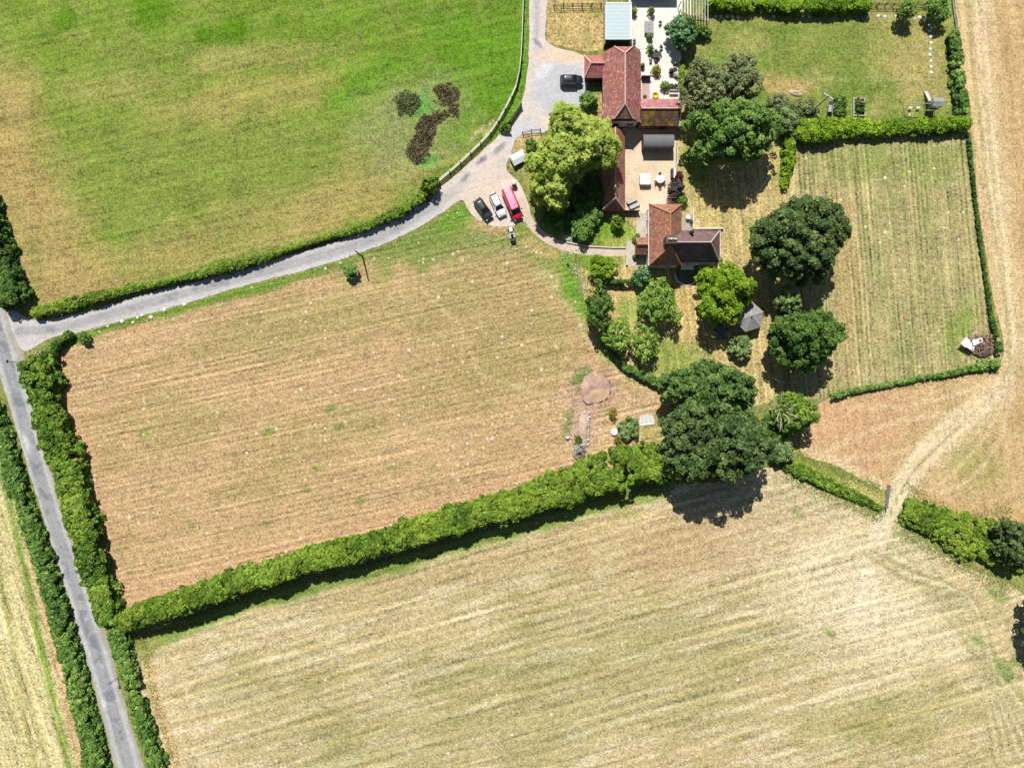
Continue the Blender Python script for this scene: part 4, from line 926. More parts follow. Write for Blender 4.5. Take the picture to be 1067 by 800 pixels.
# brown scrub in the pasture
def scrub(label, px, py, rpx, ell, mat=None, n=26, h=.34):
    # low dead growth: stalks of every length leaning all ways, thinning to a ragged edge
    xx, yy, _ = W(px, py, .3); t = thing('reed_clump', label, 'scrub', (xx, yy, 0), 0, 'brown scrub clumps in the pasture')
    R = rpx * S * 1.25; m = int(900 * (rpx / 10) ** 2); q = RNG.uniform(-1, 1, (m * 2, 2)); r_ = np.hypot(q[:, 0], q[:, 1])
    keep = r_ + .55 * fbm(q[:, 0] + px, q[:, 1] + py, .45, 7, 3) + .55 * RNG.random(len(q)) ** 2 < .98; q = q[keep]; r_ = r_[keep]
    th = math.radians(ell[2]); u, w_ = q[:, 0] * R * ell[0], q[:, 1] * R * ell[1]
    p = np.stack([u * math.cos(th) - w_ * math.sin(th), u * math.sin(th) + w_ * math.cos(th), .04 + RNG.random(len(q)) * h * (1.1 - .8 * r_)], 1)
    val = RNG.normal(.46, .22, len(q)) + .35 * fbm(p[:, 0] + px, p[:, 1] + py, .9, 3, 3)
    leaf_cards('foliage', p, RNG.normal(size=(len(q), 3)) + [0, 0, .5], RNG.uniform(.07, .18, len(q)), val, mat or L['brown'], t, aspect=3.4)
scrub('round brown scrub clump nearest the fence in the pasture', 465, 98, 11.5, (1, .85, 0))
scrub('small brown scrub clump trailing below the round one', 473, 113, 6.5, (.8, 1.2, 10), n=14)
scrub('mottled brown scrub clump in the middle of the pasture strip', 455, 122, 9, (1.25, .7, 35), n=20)
scrub('longest dark brown scrub clump in the pasture', 443, 136, 13, (.7, 1.05, -25))
scrub('lowest dark brown scrub clump in the pasture', 436, 156, 12, (.85, 1.0, -10))
scrub('pale straw coloured tussock standing apart from the brown clumps', 425, 107, 11.5, (1, .95, 30), L['olive'], h=.5)

# dead branches
d = thing('dead_tree', 'bleached bare dead branches between the big oak and the fresh green tree', 'dead tree', (*W(811, 428, 4)[:2], 0))
mb = MB(); mb.tube((0, 0, 0), (0, .3, 5.2), .2, .12, 8)
for k in range(9):
    a = k * .7 + .3; l = random.uniform(1.4, 2.6); q = Vector((math.cos(a) * l, math.sin(a) * l * 1.2, 5.4 + random.uniform(.6, 1.8)))
    s0 = Vector((0, .25, 4.2 + .1 * k)); m_ = s0.lerp(q, .55) + Vector((0, 0, .3))
    mb.tube(s0, m_, .09, .06, 5); mb.tube(m_, q, .06, .02, 5)
    for j in range(3):
        e = q + Vector((random.uniform(-.7, .7), random.uniform(-.7, .7), random.uniform(0, .5))); mb.tube(m_.lerp(q, .3 + .25 * j), e, .035, .015, 4)
mb.build('trunk', M['dead_bark'], d)

# rough growth nobody could count
def along(pts, n, spread):
    p = np.array(smooth(pts, False, 3)); i = RNG.integers(0, len(p), n)
    q = p[i] + RNG.normal(size=(n, 2)) * spread
    return q[:, 0], q[:, 1]
xs, ys = [], []
for pts, n, sp in (([(140,668),(230,630),(280,613),(378,588),(477,560),(580,528),(690,505)], 5200, 4.0), ([(14,455),(35,530),(60,610),(85,690),(107,775),(120,830)], 900, 1.2), ([(820,494),(860,514),(915,538)], 1400, 4.0),
                   ([(830,474),(870,490),(915,508)], 900, 3.0), ([(940,552),(1000,588),(1050,612)], 1600, 4.5), ([(120,341),(250,306),(371,271),(461,231)], 700, 3.0),
                   ([(150,665),(160,720),(180,790)], 500, 2.5), ([(948,508),(1000,537),(1050,532)], 900, 3.5), ([(870,410),(960,398),(1040,384)], 800, 3), ([(600,270),(612,310),(632,355)], 900, 5)):
    a, b = along(pts, n, sp); xs.append(a); ys.append(b)
scatter('rough_grass', np.concatenate(xs), np.concatenate(ys), L['verge'], (.03, .10), (.10, .22), 'rough uncut grass growing along the hedge bottoms and verges', 'grass', up=2.5)
q = RNG.random((1500, 2)); xx = 385 + q[:, 0] * 110; yy = 85 + q[:, 1] * 100
k = (blob(xx, yy, 432, 132, 55, 42, -35, .5, 20, 24) > .35) & (fbm(xx, yy, 14, 3) > -.15)
scatter('scrub_grass', xx[k], yy[k], L['straw'], (.02, .10), (.10, .22), 'pale tussocky grass round the brown scrub in the pasture', 'grass', up=2.5)
xs, ys = [], []
for cx, cy, rx, ry, n in ((588, 268, 6, 8, 30), (602, 285, 5, 10, 50), (606, 300, 4, 5, 40), (598, 262, 8, 3, 16), (601, 388, 12, 8, 26), (596, 420, 4, 10, 26), (480, 226, 14, 6, 30), (502, 250, 16, 8, 50), (540, 258, 12, 8, 24), (650, 412, 10, 8, 16), (520, 262, 20, 6, 26)):
    xs.append(cx + RNG.normal(size=n) * rx * .6); ys.append(cy + RNG.normal(size=n) * ry * .6)
scatter('white_flowers', np.concatenate(xs), np.concatenate(ys), L['petal'], (.1, .3), (.08, .19), 'scattered white flower heads in the grass near the garden', 'flowers', up=2)

# ------------------------------------------------------------------ buildings
def roof_part(parent, off, x0, x1, y0, y1, e, r, axis='y', hip0=(None, 0), hip1=(None, 0), mats=None, ridge=None, ov=.25, thick=.14, name='roof', skipridge=False, s_mat=None):
    """pitched roof over a rectangle. hip = (height where the hip starts, inset of the ridge end); None = gable"""
    if axis == 'x':
        T = lambda u, v, z: (v, u, z); u0, u1, v0, v1 = y0, y1, x0, x1
    else:
        T = lambda u, v, z: (u, v, z); u0, u1, v0, v1 = x0, x1, y0, y1
    um = (u0 + u1) / 2; k = (r - e) / (um - u0); u0 -= ov; u1 += ov; e2 = e - ov * k
    v0 -= ov; v1 += ov
    P = {}
    def end(v, hip, sgn):
        m, ins = hip
        if m is None: return [(u0, v, e2), (u1, v, e2), (um, v, r)], (um, v, r), None
        if m <= e: return [(u0, v, e2), (u1, v, e2)], (um, v + sgn * (ins + ov), r), None
        t = (m - e2) / (r - e2); a = (u0 + (um - u0) * t, v, m); b = (u1 - (u1 - um) * t, v, m)
        return [(u0, v, e2), (u1, v, e2), b, a], (um, v + sgn * (ins + ov), r), (a, b)
    E0, R0, h0 = end(v0, hip0, 1); E1, R1, h1 = end(v1, hip1, -1)
    mb = MB()
    def poly(ps, mi=0):
        up = [Vector(T(*p)) for p in ps]
        n = Vector((0, 0, 0))
        for i in range(1, len(up) - 1): n += (up[i] - up[0]).cross(up[i + 1] - up[0])
        if n.z < 0: up.reverse()
        lo = [p - Vector((0, 0, thick)) for p in up]; nn = len(up)
        mb.add(up + lo, [tuple(range(nn)), tuple(range(2 * nn - 1, nn - 1, -1))] + [(i, nn + i, nn + (i + 1) % nn, (i + 1) % nn) for i in range(nn)], mi)
    w = [E0[0]] + ([h0[0]] if h0 else []) + [R0, R1] + ([h1[0]] if h1 else []) + [E1[0]]
    q = [E0[1]] + ([h0[1]] if h0 else []) + [R0, R1] + ([h1[1]] if h1 else []) + [E1[1]]
    poly(w, 0); poly(q, 0)
    if s_mat is not None: mats = [mats, s_mat[1]]; mb.m = [1 if i // (len(mb.f) // 2) == s_mat[0] else 0 for i in range(len(mb.f))] if hip0[0] is None and hip1[0] is None else [1 if i < s_mat[2] else 0 for i in range(len(mb.f))]
    for Ee, R, hp, hip in ((E0, R0, h0, hip0), (E1, R1, h1, hip1)):
        if hip[0] is None: continue
        if hp: poly([hp[0], hp[1], R])
        else: poly([Ee[0], Ee[1], R])
    o = mb.build(name, mats, parent, off)
    if ridge and not skipridge:
        rb = MB(); c = Vector((0, 0, .03))
        def cap(a, b):
            a, b = Vector(T(*a)) + c, Vector(T(*b)) + c; L_ = (b - a).length; n = max(1, int(L_ / .45))
            for i in range(n):
                s0 = a.lerp(b, i / n); s1 = a.lerp(b, (i + .96) / n); rb.tube(s0, s1, .125 + .012 * (i % 2), .12, 6)
        cap(R0, R1)
        for Ee, R, hp, hip in ((E0, R0, h0, hip0), (E1, R1, h1, hip1)):
            if hip[0] is None: continue
            for p in (hp or Ee): cap(p, R)
        rb.build('ridge_tiles', ridge, o, off)
    return o, (R0, R1, um, k)
def walls(parent, off, x0, x1, y0, y1, e, r, mat, axis='y', g0=None, g1=None, base=0.0, name='wall'):
    """four walls; a gable end is a pointed wall, or a clipped point when g is a height"""
    mb = MB(); vs = [(x0, y0), (x1, y0), (x1, y1), (x0, y1)]
    def endwall(pa, pb, g):
        if g is None: return [(*pa, base), (*pb, base), (*pb, e), (*pa, e)]
        pm = ((pa[0] + pb[0]) / 2, (pa[1] + pb[1]) / 2)
        if g >= r: return [(*pa, base), (*pb, base), (*pb, e), (*pm, r), (*pa, e)]
        t = (g - e) / (r - e); L_ = lambda a: (a[0] + (pm[0] - a[0]) * t, a[1] + (pm[1] - a[1]) * t, g)
        return [(*pa, base), (*pb, base), (*pb, e), L_(pb), L_(pa), (*pa, e)]
    gs = [g0, None, g1, None] if axis == 'y' else [None, g1, None, g0]
    for i in range(4):
        f = endwall(vs[i], vs[(i + 1) % 4], gs[i]); mb.add(f, [tuple(range(len(f)))])
    return mb.build(name, mat, parent, off)
def opening(parent, off, face, a, b, z0, z1, pos, kind='window', fm='white_paint', gm='glass', bars=1):
    """window or door on a wall; face in 'NSEW', a..b along the wall, pos = wall plane"""
    t = .06; o = 1 if face in 'NE' else -1
    def bx(mb, a0, a1, z0_, z1_, d0, d1, mi=0):
        lo, hi = sorted((pos + o * d0, pos + o * d1))
        if face in 'NS': mb.box(a0, a1, lo, hi, z0_, z1_, mi)
        else: mb.box(lo, hi, a0, a1, z0_, z1_, mi)
    f = MB(); bx(f, a, a + t, z0, z1, .003, .06); bx(f, b - t, b, z0, z1, .003, .06); bx(f, a + t, b - t, z1 - t, z1, .003, .06); bx(f, a + t, b - t, z0, z0 + t, .003, .08)
    for k in range(bars):
        m = a + (b - a) * (k + 1) / (bars + 1); bx(f, m - .025, m + .025, z0 + t, z1 - t, .012, .05)
    fo = f.build(kind, M[fm], parent, off)
    g_ = MB(); bx(g_, a + t, b - t, z0 + t, z1 - t, .004, .010); g_.build('pane' if kind == 'window' else 'panel', M[gm], fo, off)
    if kind == 'door':
        k_ = MB(); bx(k_, b - .22, b - .12, z0 + .95, z0 + 1.05, .06, .12); k_.build('handle', M['dark_metal'], fo, off)

def building(name, label, cat, x0, x1, y0, y1):
    off = ((x0 + x1) / 2, (y0 + y1) / 2, 0)
    return thing(name, label, cat, off, 0), off

# barn
X0, X1, Y0, Y1 = 15.92, 22.05, 45.35, 57.1
b, off = building('barn', 'big red tiled barn with clipped gable ends in the middle of the yard', 'barn', X0, X1, Y0, Y1)
walls(b, off, X0, X1, Y0, Y1, 3.15, 6.5, M['black_board'], 'y', 4.75, 4.75)
roof_part(b, off, X0, X1, Y0, Y1, 3.15, 6.5, 'y', (4.8, 1.6), (4.8, 1.7), M['roof_red'], M['ridge_red'])
pl = MB(); pl.box(X0 + .3, X1 - .3, Y0 - .05, Y0 - .004, .5, 3.1); pl.build('weatherboard', M['white_render'], b, off)
opening(b, off, 'S', 17.2, 18.6, .05, 2.1, Y0 - .05, 'door', 'dark_wood', 'dark_wood', 1)
opening(b, off, 'S', 20.0, 21.2, 1.1, 2.2, Y0 - .05, 'window', 'white_paint')
opening(b, off, 'W', 47.0, 48.2, 1.1, 2.2, X0, 'window', 'white_paint')
opening(b, off, 'E', 52.0, 53.3, .05, 2.1, X1, 'door', 'white_paint', 'glass', 1)
# lean-to on the west
X0, X1, Y0, Y1 = 12.85, 15.85, 53.5, 56.9
b, off = building('outhouse', 'little hipped red tiled outhouse between the black car and the barn', 'outhouse', X0, X1, Y0, Y1)
walls(b, off, X0, X1, Y0, Y1, 2.25, 3.45, M['black_board'], 'x', None, 3.45)
roof_part(b, off, X0, X1 - .2, Y0, Y1, 2.25, 3.45, 'x', (0, .75), (None, 0), M['roof_lean'], M['ridge_red'])
opening(b, off, 'S', 13.4, 14.4, .05, 1.95, Y0, 'door', 'dark_wood', 'dark_wood', 0)
# east wing
X0, X1, Y0, Y1 = 22.1, 28.75, 45.05, 49.25
b, off = building('wing', 'low pink tiled wing with mossy slope joined to the courtyard side of the barn', 'outbuilding', X0, X1, Y0, Y1)
walls(b, off, X0, X1, Y0, Y1, 2.5, 4.05, M['brick'], 'x', 4.05, 4.05)
roof_part(b, off, X0 + .28, X1, Y0, Y1, 2.5, 4.05, 'x', (None, 0), (None, 0), M['roof_wing'], M['ridge_grey'], s_mat=(0, M['roof_wing_south']))
opening(b, off, 'S', 23.2, 24.6, .9, 1.9, Y0, 'window'); opening(b, off, 'S', 26.0, 27.0, .05, 2.0, Y0, 'door', 'dark_wood', 'dark_wood', 0)
bb = MB(); bb.bar((X1 + .27, Y0 - .3, 2.2), (X1 + .27, (Y0 + Y1) / 2, 4.0), .12, .2); bb.bar((X1 + .27, Y1 + .3, 2.2), (X1 + .27, (Y0 + Y1) / 2, 4.0), .12, .2); bb.build('bargeboard', M['white_paint'], b, off)
# long range
X0, X1, Y0, Y1 = 15.95, 19.4, 30.5, 43.6
b, off = building('stable_range', 'long narrow range with mossy tiled roof between the willow and the gravel yard', 'outbuilding', X0, X1, Y0, Y1)
walls(b, off, X0, X1, Y0, Y1, 2.3, 4.3, M['brick'], 'y', None, 4.3)
roof_part(b, off, X0, X1, Y0, Y1, 2.3, 4.3, 'y', (0, 1.25), (None, 0), M['roof_range'], M['ridge_grey'], s_mat=(0, M['roof_range_west'], 6))
for yy in (32.5, 36.0, 39.5): opening(b, off, 'E', yy, yy + 1.0, .05, 2.0, X1, 'door', 'dark_wood', 'dark_wood', 0)
opening(b, off, 'S', 17.1, 18.2, .9, 1.8, Y0, 'window')
# corrugated shed
X0, X1, Y0, Y1 = 16.35, 20.35, 59.6, 65.5
b, off = building('metal_shed', 'pale grey shed with ribbed sheet roof at the top of the barn', 'shed', X0, X1, Y0, Y1)
walls(b, off, X0, X1, Y0, Y1, 2.75, 2.75, M['dark_wood'])
mb = MB(); n = 26
rows = []
for i in range(n * 2 + 1):
    y = Y0 - .1 + (Y1 - Y0 + .2) * i / (n * 2); z = 2.85 + .03 * (i % 2) + .20 * (y - Y0) / (Y1 - Y0)
    rows.append([(X0 - .08, y, z), (X1 + .08, y, z), (X1 + .08, y, z - .12), (X0 - .08, y, z - .12)])
mb.loft(rows); mb.build('roof', M['sheet_roof'], b, off)
tr = MB(); tr.box(X0 - .2, X0 - .085, Y0 - .1, Y1 + .1, 2.7, 3.0); tr.box(X1 + .085, X1 + .32, Y0 - .1, Y1 + .1, 2.7, 3.05); tr.box(X0 - .2, X1 + .32, Y1 + .105, Y1 + .3, 2.8, 3.12); tr.build('roof_trim', M['white_paint'], b, off)
opening(b, off, 'S', 17.2, 19.4, .05, 2.2, Y0, 'door', 'dark_wood', 'black_board', 1)
# dark building out of view past the top edge, placed for its shadow
X0, X1, Y0, Y1 = 20.75, 28.5, 68.9, 75.0
b, off = building('slate_building', 'unseen flat roofed building whose shadow edges the top of the white courtyard', 'outbuilding', X0, X1, Y0, Y1)
walls(b, off, X0, X1, Y0, Y1, 2.8, 2.8, M['black_board'])
mb = MB(); mb.box(X0 - .15, X1 + .15, Y0 - .15, Y1 + .15, 2.8, 2.95)
for k in range(1, 4): mb.box(X0 + k * 2 - .03, X0 + k * 2 + .03, Y0 - .15, Y1 + .15, 2.95, 2.99)
mb.build('roof', M['slate'], b, off)
opening(b, off, 'S', 23.5, 25.5, .05, 2.1, Y0, 'door', 'white_paint', 'glass', 2)
# house
X0, X1, Y0, Y1 = 23.7, 28.75, 20.5, 30.5
b, off = building('cottage', 'L shaped cottage with red hipped main roof and dark side roof', 'house', 23.7, 35.3, 20.5, 30.5)
walls(b, off, X0, X1, Y0, Y1, 4.5, 8.0, M['white_render'])
ra, inf = roof_part(b, off, X0, X1, Y0, Y1, 4.5, 8.0, 'y', (0, 2.3), (0, 2.3), M['roof_house'], M['terracotta'])
EX0, EX1, EY0, EY1 = 28.76, 35.3, 20.95, 26.0
walls(b, off, EX0, EX1, EY0, EY1, 4.5, 7.9, M['white_render'])
# side roof runs into the main slope: built by hand so the valley meets
mb = MB(); e, r = 4.5 - .3, 7.9; ym = (EY0 + EY1) / 2; ys, yn = EY0 - .22, EY1 + .22; xe = EX1 + .25
kx = (8.0 - 4.5) / ((X1 - X0) / 2); xm = (X0 + X1) / 2
xv = lambda z: X1 - (z - 4.5) / kx - .1
A_, B_, C_, D_ = (xv(e), ys, e), (xe, ys, e), (xe, yn, e), (xv(e), yn, e); R0_, R1_ = (xv(r), ym, r), (xe - 2.6, ym, r)
for ps in ([A_, B_, R1_, R0_], [B_, C_, R1_], [C_, D_, R0_, R1_]):
    up = [Vector(p) for p in ps]; lo = [p - Vector((0, 0, .14)) for p in up]; k = len(up)
    mb.add(up + lo, [tuple(range(k)), tuple(range(2 * k - 1, k - 1, -1))] + [(i, k + i, k + (i + 1) % k, (i + 1) % k) for i in range(k)])
sr = mb.build('side_roof', M['roof_brown'], b, off); sr['label'] = 'brown tiled side roof with pale lichen spots'
rb = MB()
for a_, b_ in ((R0_, R1_), (R1_, B_), (R1_, C_)):
    a_, b_ = Vector(a_), Vector(b_); n = int((b_ - a_).length / .45)
    for i in range(n): rb.tube(a_.lerp(b_, i / n), a_.lerp(b_, (i + .96) / n), .12, .115, 6)
rb.build('ridge_tiles', M['ridge_grey'], sr, off)
ch = MB(); ch.box(25.3, 26.9, 23.0, 24.2, 6.8, 9.3, 0, .0); ch.box(25.22, 26.98, 22.92, 24.28, 9.3, 9.5)
ch.box(25.35, 26.85, 23.05, 24.15, 9.5, 9.58)
co = ch.build('chimney', M['dark_brick'], b, off)
for k in range(4):
    p = MB(); x = 25.55 + k * .37; p.lathe([(.16, 9.56), (.13, 9.95), (.15, 10.0), (.12, 10.02)], (x, 23.6, 0), 9); p.build('chimney_pot', M['white_render'] if k % 2 else M['stone'], co, off)
ch = MB(); ch.box(30.05, 30.5, 25.3, 25.75, 4.9, 6.5); ch.lathe([(.15, 6.5), (.15, 6.9), (.2, 6.92), (.2, 7.0)], (30.27, 25.52, 0), 9); ch.build('flue', M['dark_metal'], b, off)
for y in (22.0, 26.2, 28.6): opening(b, off, 'W', y, y + 1.1, 2.9, 4.0, X0, 'window')
for y in (26.2, 28.6): opening(b, off, 'W', y, y + 1.2, .9, 2.1, X0, 'window')
for x in (24.6, 26.6): opening(b, off, 'S', x, x + 1.2, 2.9, 4.0, Y0, 'window'); opening(b, off, 'S', x, x + 1.2, .9, 2.1, Y0, 'window')
for x in (29.4, 33.3): opening(b, off, 'S', x, x + 1.2, 2.9, 4.0, EY0, 'window')
opening(b, off, 'S', 32.9, 34.6, .9, 2.1, EY0, 'window', bars=2); opening(b, off, 'S', 29.9, 31.1, .05, 2.1, EY0, 'door', 'white_paint', 'glass', 1)
for y in (22.0, 24.3): opening(b, off, 'E', y, y + 1.2, .9, 2.1, EX1, 'window')
gt = MB(); gt.bar((X0 - .32, Y0 - .3, 4.05), (X0 - .32, Y1 + .3, 4.05), .12, .1); gt.bar((EX0 - .1, EY0 - .3, 4.05), (EX1 + .3, EY0 - .3, 4.05), .12, .1); gt.bar((EX1 + .32, EY0 - .3, 4.05), (EX1 + .32, EY1 + .3, 4.05), .14, .1); gt.build('gutter', M['pale_wood'], b, off)
# porch
px0, px1, py0, py1 = 21.75, 23.68, 22.7, 25.3
walls(b, off, px0, px1, py0, py1, 2.2, 3.4, M['brick'], 'x', 3.4, None, name='porch_wall')
roof_part(b, off, px0, px1 - .27, py0, py1, 2.2, 3.4, 'x', (None, 0), (None, 0), M['roof_house'], M['terracotta'], name='porch_roof', ov=.2)
# garden door canopy: curved white hood
c = MB(); cx, cy = 30.5, EY0
rows = []
for i in range(9):
    t = PI * i / 8; rows.append([(cx - 1.1 * math.cos(t), cy - .004, 2.25 + .42 * math.sin(t)), (cx - 1.1 * math.cos(t), cy - 1.15, 2.25 + .42 * math.sin(t)), (cx - 1.1 * math.cos(t), cy - 1.15, 2.19 + .42 * math.sin(t)), (cx - 1.1 * math.cos(t), cy - .004, 2.19 + .42 * math.sin(t))])
c.loft(rows); c.build('door_hood', M['white_paint'], b, off)

# barrel roofed shelter
x0, x1, y0, y1 = 22.95, 28.0, 41.1, 43.3
t, off = building('open_shelter', 'open sided shelter with a grey barrel shaped roof at the top of the gravel yard', 'shelter', x0, x1, y0, y1)
rows = []; ym = (y0 + y1) / 2; hw = (y1 - y0) / 2 + .1
outer = [(ym - hw * math.cos(PI * i / 12), 1.9 + .75 * math.sin(PI * i / 12)) for i in range(13)]
prof = outer + [(ym + (y - ym) * .95, z - .06) for y, z in reversed(outer)]
mb = MB(); mb.loft([[(x, y, z) for y, z in prof] for x in (x0 - .15, x0 + 1.6, x0 + 3.4, x1 + .15)]); mb.build('roof', M['felt'], t, off)
for x in (x0 + .05, (x0 + x1) / 2, x1 - .05):
    for y in (y0, y1):
        mb = MB(); mb.box(x - .06, x + .06, y - .06, y + .06, 0, 1.95); mb.build('post', M['dark_wood'], t, off)
mb = MB(); mb.box(x0 + .06, x1 - .06, y1 - .03, y1 + .03, .05, 1.9); mb.box(x0 - .03, x0 + .03, y0 + .07, y1 - .07, .05, 1.9); mb.build('boarding', M['dark_wood'], t, off)

# gazebo
gx, gy, _ = W(782.5, 329, 3.0); gx, gy = gx - .1, gy - .1
t = thing('gazebo', 'weathered grey summerhouse with a faceted pointed roof under the lime tree', 'summerhouse', (gx, gy, 0), math.radians(18))
mb = MB(); n = 6; R = 2.7
ring = [(R * math.cos(2 * PI * k / n), R * math.sin(2 * PI * k / n), 2.25) for k in range(n)]
for k in range(n):
    a_, b_ = Vector(ring[k]), Vector(ring[(k + 1) % n]); ap = Vector((0, 0, 3.5)); up = [a_, b_, ap]; lo = [p - Vector((0, 0, .1)) for p in up]
    mb.add(up + lo, [(0, 1, 2), (5, 4, 3), (0, 3, 4, 1), (1, 4, 5, 2), (2, 5, 3, 0)])
ro = mb.build('roof', M['gazebo_roof'], t)
f = MB(); f.lathe([(.2, 3.4), (.1, 3.6), (.14, 3.72), (.02, 3.85)], (0, 0, 0), 8)
for k in range(n): f.tube(Vector(ring[k]) + Vector((0, 0, .03)), (0, 0, 3.52), .06, .06, 5)
f.build('finial', M['grey_wood'], ro)
mb = MB(); r2 = 2.25
for k in range(n):
    if k == 4: continue
    a_ = Vector((r2 * math.cos(2 * PI * k / n), r2 * math.sin(2 * PI * k / n), 0)); b_ = Vector((r2 * math.cos(2 * PI * (k + 1) / n), r2 * math.sin(2 * PI * (k + 1) / n), 0))
    mb.bar(a_ + Vector((0, 0, .5)), b_ + Vector((0, 0, .5)), .06, 1.0)
mb.build('side_panel', M['dark_wood'], t)
for k in range(n):
    p = MB(); x, y = r2 * math.cos(2 * PI * k / n), r2 * math.sin(2 * PI * k / n); p.box(x - .06, x + .06, y - .06, y + .06, 0, 2.28); p.build('post', M['dark_wood'], t)
mb = MB(); mb.lathe([(2.55, 0), (2.55, .1)], (0, 0, 0), 6); mb.build('base', M['pale_wood'], t)

# pergola
t = thing('pergola', 'pergola of pale parallel beams beside the blue green courtyard tree', 'pergola', (*W(727, 14)[:2], 0))
ox, oy = W(727, 14)[:2]
for i in range(10):
    px = 710.5 + i * 3.0; ya = -2; yb = 12.5 + i * 1.3
    x, y1_, _ = W(px, ya, 2.35); _, y0_, _ = W(px, yb, 2.35)
    mb = MB(); mb.box(x - .07, x + .07, y0_, y1_, 2.32, 2.46); mb.build('rafter', M['white_paint'] if i < 4 else M['grey_wood'], t, (ox, oy, 0))
mb = MB(); xa, yt, _ = W(709, 2, 2.25); xb, yb, _ = W(740, 22, 2.25); _, ya, _ = W(709, 10, 2.25)
mb.bar((xa, ya, 2.25), (xb, yb, 2.25), .08, .14); mb.bar((xa, yt, 2.25), (xb, yt - .6, 2.25), .08, .14); mb.build('beam', M['grey_wood'], t, (ox, oy, 0))
for x, y in ((xa + .1, ya - .02), (xb - .1, yb + .05), (xa + .1, yt - .02), (xb - .1, yt - .6), ((xa + xb) / 2, (ya + yb) / 2)):
    mb = MB(); mb.box(x - .06, x + .06, y - .06, y + .06, 0, 2.18); mb.build('post', M['grey_wood'], t, (ox, oy, 0))
# leafy growth beneath the pergola
shrub('garden_shrub', 'dark climbing shrub in the shade at the end of the pergola', 731, 33, 8, 1.7, L['deep'], group='garden shrubs', n=20, ell=(1.2, .8, 0))

# play tower with swings
t = thing('play_tower', 'wooden play tower with a pale roof and swing frame on the far lawn', 'play tower', (*W(974, 111)[:2], 0))
ox, oy = W(974, 111)[:2]; off = (ox, oy, 0); rx, ry, _ = W(977.5, 106.5, 2.9)
mb = MB(); mb.box(rx - .95, rx + .95, ry - .75, ry + .75, 2.85, 2.95)
mb.add([(rx - .95, ry - .75, 2.95), (rx + .95, ry - .75, 2.95), (rx + .95, ry, 3.25), (rx - .95, ry, 3.25), (rx + .95, ry + .75, 2.95), (rx - .95, ry + .75, 2.95)], [(0, 1, 2, 3), (3, 2, 4, 5), (1, 4, 2), (0, 3, 5)]); mb.build('roof', M['gazebo_roof'], t, off)
for sx in (-1, 1):
    for sy in (-1, 1):
        p = MB(); p.box(rx + sx * .75 - .05, rx + sx * .75 + .05, ry + sy * .6 - .05, ry + sy * .6 + .05, 0, 2.85); p.build('post', M['grey_wood'], t, off)
mb = MB(); mb.box(rx - .7, rx + .7, ry - .55, ry + .55, 1.2, 1.3); mb.box(rx - .7, rx + .7, ry - .66, ry - .655, 1.3, 2.0); mb.box(rx - .81, rx - .805, ry - .55, ry + .55, 1.3, 2.0); mb.build('platform', M['green_plastic'], t, off)
mb = MB(); mb.tube((rx - .8, ry, 2.2), (rx - 4.4, ry + .1, 2.2), .06, .06, 7)
for a_, b_ in (((rx - 4.4, ry + .1, 2.2), (rx - 4.6, ry - .9, 0)), ((rx - 4.4, ry + .1, 2.2), (rx - 4.6, ry + 1.1, 0))): mb.tube(a_, b_, .05, .05, 6)
mb.build('swing_frame', M['grey_wood'], t, off)
for x in (rx - 2.0, rx - 3.4):
    mb = MB(); mb.box(x - .32, x + .32, ry - .15, ry + .15, .5, .56); so = mb.build('swing_seat', M['plastic_white'], t, off)
    mb = MB(); mb.tube((x - .2, ry, .55), (x - .2, ry + .05, 2.2), .012, .012, 4); mb.tube((x + .2, ry, .55), (x + .2, ry + .05, 2.2), .012, .012, 4); mb.build('chain', M['dark_metal'], so, off)
mb = MB(); a_, b_ = Vector((rx - .35, ry + .8, 1.2)), Vector((rx - .55, ry + 3.0, .12)); mb.bar(a_, b_, .5, .06); mb.bar(a_ + Vector((.27, 0, .1)), b_ + Vector((.27, 0, .1)), .04, .2); mb.bar(a_ + Vector((-.27, 0, .1)), b_ + Vector((-.27, 0, .1)), .04, .2); mb.build('slide', M['pale_wood'], t, off)

# raised bed, vegetable bed
t = thing('raised_bed', 'timber edged vegetable bed on the far lawn by the clipped hedge', 'raised bed', (*W(894, 113)[:2], 0))
x0, y1, _ = W(888, 103); x1, y0, _ = W(900.5, 122); ox, oy = W(894, 113)[:2]
mb = MB(); mb.box(x0, x0 + .2, y0, y1, 0, .4); mb.box(x1 - .2, x1, y0, y1, 0, .4); mb.box(x0 + .2, x1 - .2, y1 - .2, y1, 0, .395); mb.box(x0 + .2, x1 - .2, y0, y0 + .2, 0, .395); mb.build('frame', M['grey_wood'], t, (ox, oy, 0))
mb = MB(); mb.box(x0 + .2, x1 - .2, y0 + .2, y1 - .2, 0, .3); mb.build('soil', M['bark'], t, (ox, oy, 0))
n = 420; p = np.stack([RNG.uniform(x0 + .25, x1 - .25, n), RNG.uniform(y0 + .2, y1 - .2, n), .3 + RNG.random(n) ** 2 * .7], 1)
k = np.sin(p[:, 1] * 5.5) > -.45
leaf_cards('foliage', p[k], RNG.normal(size=(k.sum(), 3)) * .5 + [0, 0, .7], RNG.uniform(.18, .36, k.sum()), RNG.normal(.5, .2, k.sum()), L['deep'], t, (ox, oy, 0))
x0, y1, _ = W(868, 102); x1, y0, _ = W(881, 121); n = 700
p = np.stack([RNG.uniform(x0, x1, n), RNG.uniform(y0, y1, n), .05 + RNG.random(n) ** 2 * .7], 1)
tag(leaf_cards('vegetable_plants', p, RNG.normal(size=(n, 3)) * .5 + [0, 0, .7], RNG.uniform(.18, .36, n), RNG.normal(.5, .2, n), L['mid']), 'leafy vegetable plants growing next to the timber edged bed', 'vegetables', None, 'stuff')
